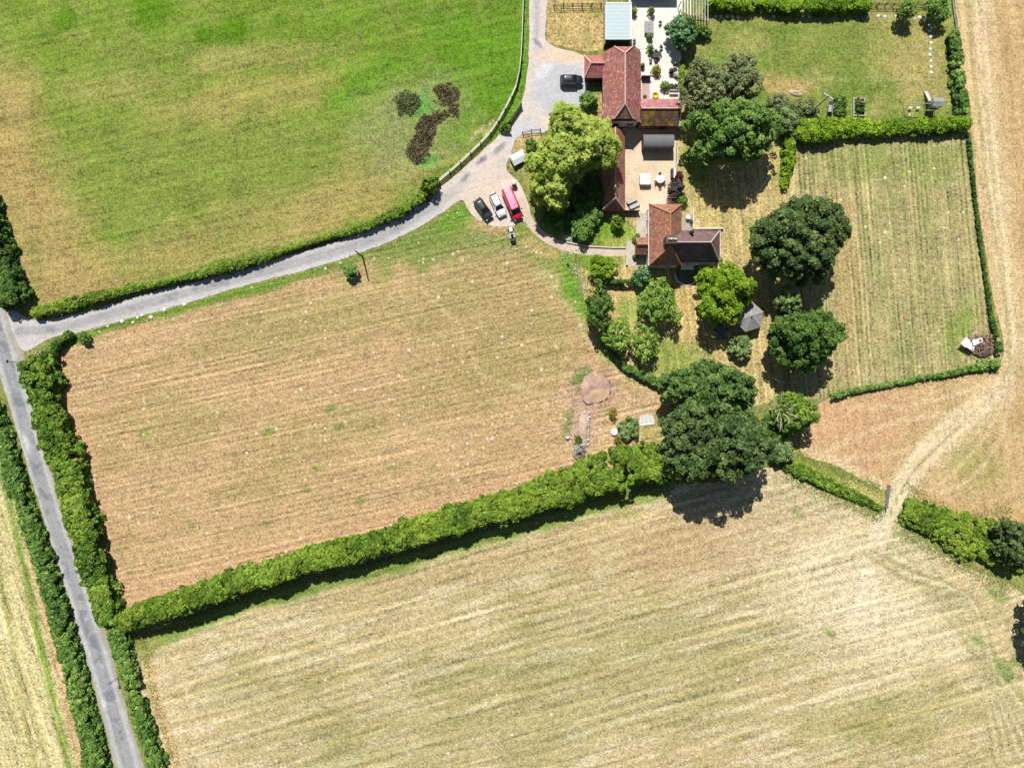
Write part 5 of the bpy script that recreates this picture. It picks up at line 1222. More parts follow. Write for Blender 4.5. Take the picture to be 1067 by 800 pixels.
# wheelbarrow by the pole
t = thing('wheelbarrow', 'grey wheelbarrow on the lawn beneath the leaning utility pole', 'wheelbarrow', W(864, 112), math.radians(80))
mb = MB(); mb.loft([[(-.9, -.25, .3), (-.9, .25, .3), (.35, .3, .3), (.35, -.3, .3)], [(-1.1, -.45, .75), (-1.1, .45, .75), (.6, .5, .75), (.6, -.5, .75)]], cap=False); mb.add([(-.9, -.25, .31), (.35, -.3, .31), (.35, .3, .31), (-.9, .25, .31)], [(0, 1, 2, 3)]); mb.build('tray', M['metal_grey'], t)
mb = MB(); mb.tube((.6, .3, .55), (-1.9, .42, .7), .03, .03, 6); mb.tube((.6, -.3, .55), (-1.9, -.42, .7), .03, .03, 6); mb.tube((-.9, .3, .5), (-1.0, .35, 0), .025, .025, 5); mb.tube((-.9, -.3, .5), (-1.0, -.35, 0), .025, .025, 5); mb.build('frame', M['dark_metal'], t)
mb = MB(); mb.tube((.8, -.06, .22), (.8, .06, .22), .22, .22, 12); mb.build('wheel', M['rubber'], t)

# ------------------------------------------------------------------ fences and gates
def fence(name, label, pts, h=1.15, gap=2.4, rails=3, post='grey_wood', rail='grey_wood', pw=.13, rh=.09, cat='fence', group='timber fences', panel=False):
    P = [W(*p) for p in smooth(pts, False, 6)]
    P = [Vector(p) for p in P]; ds = [0]
    for a_, b_ in zip(P[:-1], P[1:]): ds.append(ds[-1] + (b_ - a_).length)
    n = max(1, round(ds[-1] / gap)); Q = []
    for i in range(n + 1):
        d_ = ds[-1] * i / n; j = min(max(1, int(np.searchsorted(ds, d_))), len(P) - 1); f = (d_ - ds[j - 1]) / (ds[j] - ds[j - 1] + 1e-9); Q.append(P[j - 1].lerp(P[j], f))
    o = Q[len(Q) // 2]; t = thing(name, label, cat, (o.x, o.y, 0), 0, group)
    mb = MB(); mb.box(-pw / 2, pw / 2, -pw / 2, pw / 2, 0, h); p0 = mb.build('post', M[post], t); p0.location = (Q[0].x - o.x, Q[0].y - o.y, 0)
    for q_ in Q[1:]:
        c_ = p0.copy(); COL.objects.link(c_); c_.location = (q_.x - o.x, q_.y - o.y, 0); c_.rotation_euler = (random.uniform(-.03, .03), random.uniform(-.03, .03), random.uniform(0, .5))
    for r_ in range(rails):
        z = h * (r_ + .75) / rails if rails > 1 else h * .9
        mb = MB()
        for a_, b_ in zip(Q[:-1], Q[1:]):
            a2, b2 = Vector((a_.x, a_.y, z + random.uniform(-.03, .03))), Vector((b_.x, b_.y, z + random.uniform(-.03, .03)))
            sd_ = (b2 - a2).cross(Vector((0, 0, 1))).normalized() * (pw / 2 + .03)
            mb.bar(a2 + sd_, b2 + sd_, .05 if rail != 'pale_wood' else .12, rh)
        mb.build('rail', M[rail], t, (o.x, o.y, 0))
    if panel:
        mb = MB()
        for a_, b_ in zip(Q[:-1], Q[1:]): mb.bar(Vector((a_.x, a_.y, h * .5)), Vector((b_.x, b_.y, h * .5)), .05, h * .92)
        mb.build('panel', M[rail], t, (o.x, o.y, 0))
    return t
fence('post_and_rail_fence', 'weathered pale timber fence along the pasture edge beside the upper driveway', [(547,-40),(546,0),(543.5,60),(539.5,88),(529,111),(515,135),(503,149),(480,171),(458,190)], 1.2, 2.5, 3, 'dark_wood', 'pale_wood', .15, .12)
fence('post_and_rail_fence', 'weathered rail fence threaded through the low trimmed hedge by the driveway', [(452,194),(430,211),(405,226),(380,238),(345,248),(320,256),(292,265),(264,274),(230,283),(190,292),(165,299),(120,311),(70,324),(60,330)], 1.1, 3.0, 2, 'dark_wood', 'grey_wood', .13, .1)
fence('post_and_rail_fence', 'dark timber fence across the top of the dry grass plot', [(577,8),(601,7.5),(626,7)], 1.25, 1.75, 3, 'dark_wood', 'dark_wood', .14, .08)
fence('post_and_rail_fence', 'short dark timber fence beside the open gate near the willow', [(544.5,139.5),(554,137),(563,136.5)], 1.1, 1.5, 2, 'dark_wood', 'dark_wood', .14, .1)
fence('post_and_rail_fence', 'brown timber fence between bright hedge and small round tree on the far lawn', [(905,7),(938,7)], 1.2, 1.6, 3, 'dark_wood', 'dark_wood', .13, .09)
fence('post_and_rail_fence', 'brown timber fence beyond the small round tree on the far lawn', [(953,7),(972,5)], 1.2, 1.6, 3, 'dark_wood', 'dark_wood', .13, .09)
fence('post_and_rail_fence', 'pale rail fence where the far lawn corner meets the tan track', [(991,-12),(992.5,8),(996,32)], 1.2, 1.8, 2, 'grey_wood', 'pale_wood', .13, .09)
fence('panel_fence', 'grey board fence between the dry grass plot and the metal shed', [(629,-10),(629,20),(629,50)], 1.6, 1.8, 1, 'grey_wood', 'grey_wood', .14, .1, panel=True)
fence('wire_fence', 'thin post fence along the dark hedge edge of the rough bank', [(820,484),(860,499),(895,515),(920,529)], 1.1, 3.2, 2, 'dark_wood', 'dark_wood', .1, .02)
fence('panel_fence', 'low dark board fence closing the pinkish courtyard strip', [(668,82),(677,82)], 1.2, 1.4, 1, 'black_board', 'black_board', .1, .08, panel=True)
fence('panel_fence', 'short board fence from the long range to the cottage terrace', [(650,221),(665,221)], 1.3, 1.3, 1, 'dark_wood', 'dark_wood', .1, .08, panel=True)
def gate(label, p, q, mat, h=1.15, group='field gates'):
    a_, b_ = Vector(W(*p)), Vector(W(*q)); t = thing('field_gate', label, 'gate', a_, math.atan2(b_.y - a_.y, b_.x - a_.x), group); Lg = (b_ - a_).length
    for x in (0, Lg):
        mb = MB(); mb.box(x - .1, x + .1, -.1, .1, 0, h + .15); mb.build('post', M['dark_wood'] if mat != 'metal_grey' else M['metal_grey'], t)
    mb = MB()
    for k in range(5): mb.bar((.16, 0, .2 + k * (h - .25) / 4), (Lg - .16, 0, .2 + k * (h - .25) / 4), .09, .08)
    mb.bar((.16, .055, .2), (Lg - .16, .055, h - .06), .02, .07)
    for x in (.16, Lg / 2, Lg - .16): mb.box(x - .04, x + .04, .05, .08, .15, h)
    mb.build('bars', M[mat], t)
    mb = MB(); mb.box(Lg - .2, Lg - .1, -.1, -.05, h * .7, h * .8); mb.build('latch', M['dark_metal'], t)
gate('grey metal field gate standing open beside the twin wheel tracks', (921.5, 528), (924.5, 505), 'metal_grey')
gate('brown timber gate standing open at the bend of the driveway', (543, 111), (531, 129), 'dark_wood')

# ------------------------------------------------------------------ poles, signs, stones
t = thing('utility_pole', 'tall wooden utility pole with a white crossarm on the far lawn', 'utility pole', W(844, 118))
mb = MB(); mb.tube((0, 0, -.1), (0, 0, 7.3), .16, .12, 9); mb.build('pole', M['grey_wood'], t)
mb = MB(); mb.bar((-.85, .55, 7.05), (.85, -.55, 7.05), .1, .12); mb.build('crossarm', M['white_paint'], t)
for k in (-.8, -.0, .8):
    mb = MB(); mb.lathe([(.05, 7.11), (.07, 7.2), (.03, 7.3)], (k, -.65 * k, 0), 8); mb.build('insulator', M['white_paint'], t)
bx_, by_, _ = W(844, 118)
def cable(label, a_, b_, sag=.4, r=.010):
    a_, b_ = Vector(a_), Vector(b_); mb = MB(); n = 12
    pt = [a_.lerp(b_, i / n) - Vector((0, 0, 4 * sag * (i / n) * (1 - i / n))) for i in range(n + 1)]
    for u, v in zip(pt[:-1], pt[1:]): mb.tube(u, v, r, r, 4)
    o = mb.build('power_cable', M['metal_grey'], None, tuple(a_)); o.location = a_; return tag(o, label, 'cable', 'overhead cables')
cable('overhead cable crossing the lawn to the top edge, uphill of its twin', (bx_ - .8, by_ + .52, 7.25), (bx_ + 14.5, by_ + 26.5, 7.0))
cable('overhead cable crossing the lawn to the top edge, downhill of its twin', (bx_ + .8, by_ - .52, 7.25), (bx_ + 16.1, by_ + 25.5, 7.0))
cable('overhead cable dropping from the utility pole towards the cottage roof', (bx_, by_, 7.2), (34.9, 23.4, 7.6), .8)
t = thing('telegraph_pole', 'slim dark telegraph pole beside the lone bush on the driveway verge', 'telegraph pole', W(378, 268))
mb = MB(); mb.tube((0, 0, -.1), (0, 0, 5.4), .15, .11, 9); mb.build('pole', M['dark_wood'], t)
mb = MB(); mb.lathe([(.12, 5.4), (.13, 5.5), (.02, 5.56)], (0, 0, 0), 9); mb.build('cap', M['dark_metal'], t)
def post_sign(label, px, py, h, plate, rz=0, mat='dark_metal', pm='white_paint'):
    t = thing('road_sign', label, 'road sign', W(px, py), rz, 'roadside signs')
    mb = MB(); mb.tube((0, 0, 0), (0, 0, h), .05, .05, 8); mb.build('post', M[mat], t)
    mb = MB(); mb.box(-plate[0] / 2, plate[0] / 2, .055, .085, h - plate[1], h, 0); mb.build('sign_plate', M[pm], t)
post_sign('dark sign post leaning into view at the lane junction', 16.5, 377, 2.2, (.5, .5), 1.5, 'dark_metal', 'dark_metal')
post_sign('slim dark sign post beside the lane at the narrow hedge', 122.5, 706, 2.6, (.35, .6), .6, 'dark_metal', 'dark_metal')
post_sign('low white name board in the grass at the driveway mouth', 41, 368, 1.0, (1.1, .3), -2.2, 'white_paint')
post_sign('low white board at the pasture hedge facing the junction', 49, 325, 1.0, (1.1, .3), -.6, 'white_paint')
def rock_mesh(r):
    mb = MB(); n = 9; prof = [(.6, 0), (1.0, .22), (.92, .5), (.55, .75), (.1, .82)]; mb.lathe([(a_ * r, z * r) for a_, z in prof], (0, 0, 0), n)
    mb.v = [(x * random.uniform(.85, 1.15), y * random.uniform(.85, 1.15), z) for x, y, z in mb.v]; return mb
st0 = None
where = ['between the tiny bush and the next stone', 'second from the junction', 'third from the junction', 'fourth from the junction', 'fifth from the junction', 'sixth from the junction', 'before the furthest one', 'furthest from the junction']
for i, (px, py, r) in enumerate(((112.5,340,.25),(127.5,335,.38),(138.7,336,.28),(143.5,331,.27),(148.3,328.5,.32),(157.5,330.5,.42),(171.5,323,.4),(192.5,317.5,.42))):
    o = rock_mesh(.42).build('verge_stone', M['white_paint'], None)
    o.location = W(px, py); o.scale = (r / .5, r / .5, r / .5); o.rotation_euler = (0, 0, i)
    tag(o, 'white painted stone on the driveway verge, ' + where[i], 'stone', 'white verge stones')
proto = None
spots = [(745.5,17.5),(751,17.5),(757.5,17.5),(763,17.5),(769,18),(806,17),(837,17),(843,17.5),(905,18),(915,17),(922,17.5),(934,17.5),(958,18.5),(963,22),(968.5,26.5),(969,32.5),(970,38.5),(970,45),(969.5,51.5),(969,57.5),(970,64),(970,70),(970.5,76)]
for i, (px, py) in enumerate(spots):
    if proto is None:
        mb = MB(); mb.lathe([(.3, 0), (.3, .05), (.22, .12), (.05, .13)], (0, 0, 0), 10); proto = mb.build('marker_disc', M['plastic_white'], None); o = proto
    else: o = proto.copy(); COL.objects.link(o)
    o.location = W(px, py); tag(o, 'small white disc laid on the lawn in a long dotted line', 'marker disc', 'white lawn markers')

# ------------------------------------------------------------------ vehicles
def ring_plan(L_, Wd, x, hw, z): return None
def car(label, name, px, py, ang, paint, L_=4.2, Wd=1.75, Hh=1.45, hatch=True, zr=.7):
    x, y, _ = W(px, py, zr); t = thing(name, label, 'car', (x, y, 0), ang, 'parked cars')
    h = Wd / 2; st = [(-.5, .70, .62, .30), (-.485, .84, .86, .22), (-.44, .94, .94, .18), (-.36, 1.0, .95, .16), (0, 1.0, .95, .16), (.24, 1.0, .93, .16), (.38, .97, .86, .16), (.46, .87, .74, .18), (.492, .72, .62, .24), (.5, .6, .52, .30)]
    rings = []
    for fx, fw, zt, zb in st:
        w_ = h * fw; X = fx * L_
        rings.append([(X, -w_ * .94, zb), (X, -w_, .45), (X, -w_ * .985, zt - .12), (X, -w_ * .86, zt), (X, 0, zt + .03), (X, w_ * .86, zt), (X, w_ * .985, zt - .12), (X, w_, .45), (X, w_ * .94, zb)])
    mb = MB(); mb.loft(rings); body = mb.build('body', M[paint], t, shade=True)
    rb, rt = -.47 if hatch else -.36, -.36 if hatch else -.24; fb_, ft = .24, .07
    hb, ht = h * .86, h * .70; zb, zt = .93, Hh - .03
    c = {k: v for k, v in zip(('rbl', 'rbr', 'fbl', 'fbr', 'rtl', 'rtr', 'ftl', 'ftr'), ((rb*L_, hb, zb), (rb*L_, -hb, zb), (fb_*L_, hb, zb), (fb_*L_, -hb, zb), (rt*L_, ht, zt), (rt*L_, -ht, zt), (ft*L_, ht, zt), (ft*L_, -ht, zt)))}
    def quad(nm, ks, mat):
        m_ = MB(); vs = [Vector(c[k]) for k in ks]; n_ = (vs[1] - vs[0]).cross(vs[2] - vs[0]).normalized() * .02
        m_.add([*vs, *[v - n_ for v in vs]], [(0, 1, 2, 3), (7, 6, 5, 4), (0, 4, 5, 1), (1, 5, 6, 2), (2, 6, 7, 3), (3, 7, 4, 0)]); return m_.build(nm, mat, t)
    quad('windscreen', ('fbr', 'fbl', 'ftl', 'ftr'), M['glass']); quad('rear_window', ('rbl', 'rbr', 'rtr', 'rtl'), M['glass'])
    quad('side_window', ('fbl', 'rbl', 'rtl', 'ftl'), M['glass']); quad('side_window', ('rbr', 'fbr', 'ftr', 'rtr'), M['glass'])
    m_ = MB(); rr = []
    for k in range(6):
        f = k / 5; X = (rt - .01) * L_ + (ft - rt + .02) * L_ * f; e = .02 * math.sin(PI * f)
        rr.append([(X, -ht - .02, zt - .03), (X, -ht * .7, zt + .02 + e), (X, 0, zt + .04 + e), (X, ht * .7, zt + .02 + e), (X, ht + .02, zt - .03), (X, 0, zt - .05)])
    m_.loft(rr)
    for a_, b_ in (('fbl', 'ftl'), ('fbr', 'ftr'), ('rbl', 'rtl'), ('rbr', 'rtr')): m_.tube(c[a_], c[b_], .045, .045, 6)
    for s_ in ('l', 'r'):
        a_ = Vector(c['fb' + s_]).lerp(Vector(c['rb' + s_]), .5); b_ = Vector(c['ft' + s_]).lerp(Vector(c['rt' + s_]), .5); m_.tube(a_, b_, .04, .04, 6)
    m_.build('roof', M[paint], t, shade=True)
    for sx in (.31, -.31):
        for sy in (-1, 1):
            m_ = MB(); yy = sy * h * .92; m_.tube((sx * L_, yy - .1, .31), (sx * L_, yy + .1, .31), .31, .31, 16); wo = m_.build('wheel', M['rubber'], t)
            m_ = MB(); m_.tube((sx * L_, yy + sy * .1, .31), (sx * L_, yy + sy * .12, .31), .2, .18, 12); m_.build('rim', M['metal_grey'], wo)
    for sy in (-1, 1):
        m_ = MB(); m_.box(.455 * L_, .485 * L_, min(sy * h * .5, sy * h * .82), max(sy * h * .5, sy * h * .82), .62, .75, 0, .012); m_.build('headlight', M['lamp_clear'], t)
        m_ = MB(); m_.box(-.502 * L_, -.475 * L_, min(sy * h * .55, sy * h * .82), max(sy * h * .55, sy * h * .82), .62, .86, 0, .012); m_.build('tail_light', M['lamp_red'], t)
        m_ = MB(); m_.box(.17 * L_, .17 * L_ + .18, min(sy * h * 1.0, sy * h * 1.2), max(sy * h * 1.0, sy * h * 1.2), .92, 1.08, 0, .03); m_.build('wing_mirror', M[paint], t)
    return t
car('black car parked on the grey hardstanding beside the tiled outhouse', 'parked_car', 595.5, 84, 0.0, 'black_car', 4.05, 1.8, 1.6)
car('slate grey hatchback parked on the gravel edge nearest the driveway', 'parked_car', 503.5, 218, math.radians(-55), 'slate_car', 4.2, 1.75, 1.5)
car('white estate car parked between the slate grey hatchback and the pink van', 'parked_car', 518.5, 213.5, math.radians(-65), 'white_car', 4.4, 1.76, 1.48)
# van
x, y, _ = W(534.0, 212.5, 1.2); t = thing('parked_van', 'long red van with faded pink roof and ladders sticking out behind', 'van', (x, y, 0), math.radians(-67))
L_, h = 5.7, .95
rings = []
for X, w_, zt, zb in ((-2.85, .90, 2.02, .45), (-2.8, .95, 2.12, .32), (1.0, .95, 2.15, .30), (1.25, .94, 2.08, .30)):
    rings.append([(X, -w_ * .97, zb), (X, -w_, .8), (X, -w_ * .97, zt - .3), (X, -w_ * .86, zt - .05), (X, -w_ * .6, zt), (X, w_ * .6, zt), (X, w_ * .86, zt - .05), (X, w_ * .97, zt - .3), (X, w_, .8), (X, w_ * .97, zb)])
mb = MB(); mb.loft(rings)
rings = []
for X, w_, zt, zb in ((1.251, .94, 1.2, .30), (2.0, .93, 1.14, .30), (2.5, .88, 1.02, .32), (2.75, .78, .86, .36), (2.85, .64, .7, .42)):
    rings.append([(X, -w_ * .97, zb), (X, -w_, .6), (X, -w_ * .97, zt - .12), (X, -w_ * .85, zt), (X, 0, zt + .04), (X, w_ * .85, zt), (X, w_ * .97, zt - .12), (X, w_, .6), (X, w_ * .97, zb)])
mb.loft(rings); mb.build('body', M['red_paint'], t, shade=True)
mb = MB(); mb.loft([[(X, -.74, 2.12 - d_), (X, -.5, 2.18 - d_), (X, .5, 2.18 - d_), (X, .74, 2.12 - d_), (X, .5, 2.11 - d_), (X, -.5, 2.11 - d_)] for X, d_ in ((-2.83, .06), (-2.6, 0), (.9, 0), (1.22, .05))]); mb.build('roof', M['pink_paint'], t, shade=True)
mb = MB(); mb.add([(1.95, -.82, 1.19), (1.95, .82, 1.19), (1.262, .74, 2.02), (1.262, -.74, 2.02), (1.255, -.84, 1.18), (1.255, .84, 1.18)], [(0, 1, 2, 3), (0, 3, 4), (1, 5, 2), (0, 4, 5, 1), (4, 3, 2, 5)]); mb.build('windscreen', M['glass'], t)
for sy in (-1, 1):
    m_ = MB(); m_.box(.25, 1.15, *sorted((sy * .938, sy * .962)), 1.25, 1.8); m_.build('side_window', M['glass'], t)
    m_ = MB(); m_.box(2.6, 2.82, *sorted((sy * .5, sy * .76)), .62, .84, 0, .02); m_.build('headlight', M['lamp_clear'], t)
    m_ = MB(); m_.box(-2.90, -2.84, *sorted((sy * .7, sy * .88)), .8, 1.2); m_.build('tail_light', M['lamp_red'], t)
    m_ = MB(); m_.box(1.35, 1.5, *sorted((sy * .98, sy * 1.25)), 1.2, 1.5, 0, .03); m_.tube((1.42, sy * .9, 1.25), (1.42, sy * 1.0, 1.3), .03, .03, 5); m_.build('wing_mirror', M['dark_metal'], t)
    for sx in (1.9, -1.75):
        m_ = MB(); m_.tube((sx, sy * .90 - .11, .34), (sx, sy * .90 + .11, .34), .34, .34, 16); wo = m_.build('wheel', M['rubber'], t)
        m_ = MB(); m_.tube((sx, sy * 1.01, .34), (sx, sy * 1.03, .34), .2, .18, 12); m_.build('rim', M['metal_grey'], wo)
m_ = MB(); m_.box(2.80, 2.92, -.7, .7, .38, .58, 0, .03); m_.build('bumper', M['dark_metal'], t)
m_ = MB(); m_.lathe([(.1, 2.18), (.12, 2.22), (.05, 2.26)], (.5, .2, 0), 8); m_.build('roof_vent', M['dark_metal'], t)
def ladder(label, off_y, dx):
    a_ = math.radians(-67); t2 = thing('ladder', label, 'ladder', (x, y, 0), a_, 'ladders on the van roof')
    for sy in (-.17, .17):
        m_ = MB(); m_.bar((-3.9 + dx, off_y + sy, 2.27), (-2.0 + dx, off_y + sy, 2.27), .07, .09); m_.build('rail', M['plastic_white'], t2)
    m_ = MB()
    for k in range(7): m_.bar((-3.8 + dx + k * .28, off_y - .13, 2.27), (-3.8 + dx + k * .28, off_y + .13, 2.27), .04, .04)
    m_.build('rungs', M['plastic_white'], t2)
ladder('white ladder on the van roof, on the side nearer the willow', .36, -.1); ladder('white ladder on the van roof, on the side nearer the white car', -.38, .0)
# ride-on mower
xx, yy, _ = W(533, 243.5); t = thing('ride_on_mower', 'small grey ride-on mower standing on the grass in front of the van', 'mower', (xx, yy, 0), math.radians(102))
mb = MB(); mb.box(.15, 1.0, -.32, .32, .35, .85, 0, .08); mb.build('bonnet', M['plastic_white'], t)
mb = MB(); mb.box(-1.0, .15, -.42, .42, .32, .5, 0, .05); mb.box(-.95, -.3, -.5, .5, .5, .62, 0, .04); mb.build('body', M['metal_grey'], t)
mb = MB(); mb.box(-.7, -.25, -.25, .25, .62, .74, 0, .04); mb.box(-.8, -.68, -.25, .25, .7, 1.1, 0, .03); mb.build('seat', M['rubber'], t)
mb = MB(); mb.tube((.15, 0, .8), (-.05, 0, 1.02), .025, .025, 6); mb.lathe([(.17, 0), (.17, .03)], (-.05, 0, 1.02), 12); mb.build('steering_wheel', M['dark_metal'], t)
mb = MB(); mb.box(-1.55, -1.02, -.45, .45, .3, .85, 0, .06); mb.build('grass_box', M['dark_metal'], t)
for sx, r_ in ((.7, .2), (-.65, .28)):
    for sy in (-1, 1):
        m_ = MB(); m_.tube((sx, sy * .44 - .09, r_), (sx, sy * .44 + .09, r_), r_, r_, 14); m_.build('wheel', M['rubber'], t)
# sheeted trailer
xx, yy, _ = W(540, 164, 1.2); t = thing('sheeted_trailer', 'trailer under a taut white sheet at the edge of the willow', 'trailer', (xx, yy, 0), math.radians(28))
mb = MB(); mb.loft([[(-1.3, -.95, .75), (1.3, -.95, .75), (1.3, .95, .75), (-1.3, .95, .75)], [(-1.32, -.97, .95), (1.32, -.97, .95), (1.32, .97, .95), (-1.32, .97, .95)], [(-1.1, -.12, 1.35), (1.1, -.12, 1.35), (1.1, .12, 1.35), (-1.1, .12, 1.35)]]); mb.build('sheet', M['tarp_white'], t)
mb = MB(); mb.box(-1.25, 1.25, -.9, .9, .4, .76); mb.bar((1.2, 0, .42), (2.3, 0, .42), .08, .08); mb.build('body', M['dark_metal'], t)
for sy in (-1, 1):
    m_ = MB(); m_.tube((0, sy * 1.0 - .08, .3), (0, sy * 1.0 + .08, .3), .3, .3, 14); m_.build('wheel', M['rubber'], t)
# bin
xx, yy, _ = W(535.5, 192); t = thing('garden_bin', 'dark round bin with a beige lid between the van and the willow', 'bin', (xx, yy, 0))
mb = MB(); mb.lathe([(.36, 0), (.42, .6), (.46, 1.05), (.44, 1.08)], (0, 0, 0), 14); mb.build('body', M['rubber'], t, shade=True)
mb = MB(); mb.lathe([(.5, 1.08), (.5, 1.14), (.3, 1.24), (.05, 1.27)], (0, 0, 0), 14); mb.build('lid', M['pale_wood'], t, shade=True)

# ------------------------------------------------------------------ garden and yard things
def chair(label, px, py, rz, mat='dark_metal', group='courtyard chairs', z=0.06):
    xx, yy, _ = W(px, py); t = thing('garden_chair', label, 'chair', (xx, yy, z), rz, group)
    mb = MB(); mb.box(-.24, .24, -.24, .24, .42, .47, 0, .01); mb.build('seat', M[mat], t)
    mb = MB(); mb.bar((-.25, -.22, .72), (-.25, .22, .72), .04, .32); mb.bar((-.24, -.22, .47), (-.25, -.22, .9), .04, .04); mb.bar((-.24, .22, .47), (-.25, .22, .9), .04, .04); mb.build('backrest', M[mat], t)
    for sx in (-.21, .21):
        for sy in (-.21, .21):
            mb = MB(); mb.tube((sx, sy, 0), (sx, sy, .42), .022, .022, 5); mb.build('leg', M[mat], t)
    return t
def table(label, px, py, r=.5, h=.72, mat='dark_metal', sq=False, name='garden_table', z=.06, group=None):
    xx, yy, _ = W(px, py); t = thing(name, label, 'table', (xx, yy, z), .2, group)
    mb = MB(); mb.lathe([(r, h - .04), (r, h)], (0, 0, 0), 4 if sq else 18); mb.build('table_top', M[mat], t)
    mb = MB(); mb.lathe([(.28, 0), (.25, .04), (.05, .08), (.05, h - .05)], (0, 0, 0), 10); mb.build('pedestal', M['dark_metal'], t)
    return t
def pot(label, px, py, r, h, mat, pm='terracotta', pr=.3, ph=.4, z=.06, dens=1.0):
    xx, yy, _ = W(px, py); t = thing('potted_plant', label, 'potted plant', (xx, yy, z), 0, 'potted plants in the courtyard')
    mb = MB(); mb.lathe([(pr * .7, 0), (pr, ph * .9), (pr * 1.08, ph * .92), (pr * 1.08, ph), (pr * .9, ph)], (0, 0, 0), 12); mb.build('pot', M[pm], t)
    n = int(150 * dens); d_ = rdir(n); d_[:, 2] = np.abs(d_[:, 2]) * 1.0; rr = RNG.random(n) ** .5
    p = d_ * rr[:, None] * np.array([r, r, h - ph]) + np.array([0, 0, ph])
    leaf_cards('foliage', p, d_ * .6 + RNG.normal(size=(n, 3)) * .4 + [0, 0, .5], RNG.uniform(.14, .28, n), RNG.normal(.5, .2, n), mat, t)
    mb = MB(); mb.tube((0, 0, ph - .05), (0, 0, h * .8), .03, .012, 5); mb.build('stem', M['bark'], t)
pot('grey green potted tree by the white trim of the metal shed', 660, 14, .6, 1.6, L['sage'])
pot('grey green potted tree near the slate building in the middle of the courtyard', 677.5, 14, .7, 1.7, L['sage'])
pot('spiky potted plant just below the grey lidded box', 676, 40, .6, 1.2, L['sage'])
pot('dark bushy potted plant at the upper end of the courtyard dining set', 677, 53, .8, 1.3, L['deep'])
pot('yellow green potted shrub by the low dark fence', 683, 75, .95, 1.5, L['gold'], dens=1.6)
pot('leafy green plant in a pot at the lower end of the courtyard', 692, 91, .95, 1.4, L['mid'], dens=1.6)
pot('small dark potted plant at the corner post of the wing', 699, 91.5, .45, .9, L['deep'])
pot('small purple potted plant by the white bench', 703.5, 92, .45, .8, L['purple'])
pot('slim potted plant against the barn wall', 669, 70, .35, 1.0, L['deep'])
pot('small potted plant in the pinkish strip by the wing', 671.5, 102, .3, .6, L['mid'])
pot('dark potted plant beside the round kettle barbecue', 699, 76, .5, 1.1, L['purple'])
pot('pot of pale flowers by the ivy bank', 704, 79, .45, .7, L['petal'])
pot('green potted plant left by the porch door', 661, 250, .55, .9, L['mid'], z=.06)
pot('green potted plant on the terrace under the porch eave', 661.5, 268, .5, .9, L['deep'], z=.06)
pot('small potted plant at the foot of the cottage corner', 664, 246, .4, .8, L['hedge'], z=.06)
table('round dark table in the courtyard dining set', 683.5, 59, .6)
for k, (px, py, lb) in enumerate(((679.5, 58.5, 'dark courtyard chair on the barn side of the round table'), (683, 54.5, 'dark courtyard chair at the top of the round table'), (687, 56, 'dark courtyard chair set apart towards the blue green tree'), (683, 64, 'dark courtyard chair at the bottom of the round table'), (688.5, 51, 'lone dark chair above the round table'), (677.5, 64.5, 'dark courtyard chair nearest the slim potted plant'))):
    chair(lb, px, py, k * 1.3)
chair('dark chair beside the barn end of the metal shed', 660.5, 44, 1.2); chair('dark folding chair standing alone near the slate building', 687.5, 25, .6)
# lidded planter box
xx, yy, _ = W(675.5, 30.5); t = thing('lidded_box', 'square grey box with a flat lid in the courtyard', 'storage box', (xx, yy, .05))
mb = MB(); mb.box(-.72, .72, -.98, .98, 0, .6); mb.build('body', M['grey_wood'], t)
mb = MB(); mb.box(-.8, .8, -1.05, 1.05, .6, .68, 0, .02); lo = mb.build('lid', M['concrete'], t)
mb = MB(); mb.lathe([(.09, .68), (.07, .76), (.02, .78)], (0, .35, 0), 8); mb.build('handle', M['dark_metal'], lo); mb = MB(); mb.lathe([(.09, .68), (.07, .76), (.02, .78)], (0, -.35, 0), 8); mb.build('handle', M['dark_metal'], lo)
# kettle barbecue
xx, yy, _ = W(702.5, 69.5); t = thing('kettle_barbecue', 'round black kettle barbecue at the edge of the courtyard', 'barbecue', (xx, yy, .05))
mb = MB(); mb.lathe([(.1, .55), (.32, .65), (.42, .85), (.42, .9), (.36, 1.08), (.2, 1.2), (.03, 1.23)], (0, 0, 0), 16); mb.build('bowl', M['black_car'], t, shade=True)
for k in range(3):
    mb = MB(); a_ = k * 2.09; mb.tube((.15 * math.cos(a_), .15 * math.sin(a_), .62), (.4 * math.cos(a_), .4 * math.sin(a_), 0), .02, .02, 5); mb.build('leg', M['dark_metal'], t)
# yellow tub
xx, yy, _ = W(682.5, 100.5); t = thing('plastic_tub', 'bright yellow round tub against the tiled wing', 'tub', (xx, yy, .05))
mb = MB(); mb.lathe([(.35, 0), (.5, .4), (.55, .42), (.5, .44), (.44, .35), (.3, .1), (.02, .1)], (0, 0, 0), 18); mb.build('bowl', M['yellow'], t, shade=True)
mb = MB(); mb.tube((-.52, 0, .42), (-.3, 0, .62), .02, .02, 5); mb.tube((-.3, 0, .62), (.3, 0, .62), .02, .02, 5); mb.tube((.3, 0, .62), (.52, 0, .42), .02, .02, 5); mb.build('handle', M['dark_metal'], t)
# white slatted bench
xx, yy, _ = W(701.5, 98); t = thing('garden_bench', 'white slatted bench near the corner of the tiled wing', 'bench', (xx, yy, .05))
mb = MB()
for k in range(4): mb.box(-.75, .75, -.25 + k * .14, -.15 + k * .14, .42, .46)
mb.build('seat', M['white_paint'], t); mb = MB()
for k in range(3): mb.box(-.75, .75, .3, .34, .55 + k * .14, .64 + k * .14)
mb.build('backrest', M['white_paint'], t)
for sx in (-.7, .7):
    for sy in (-.2, .3):
        mb = MB(); mb.box(sx - .03, sx + .03, sy - .03, sy + .03, 0, .42 if sy < 0 else .9); mb.build('leg', M['white_paint'], t)
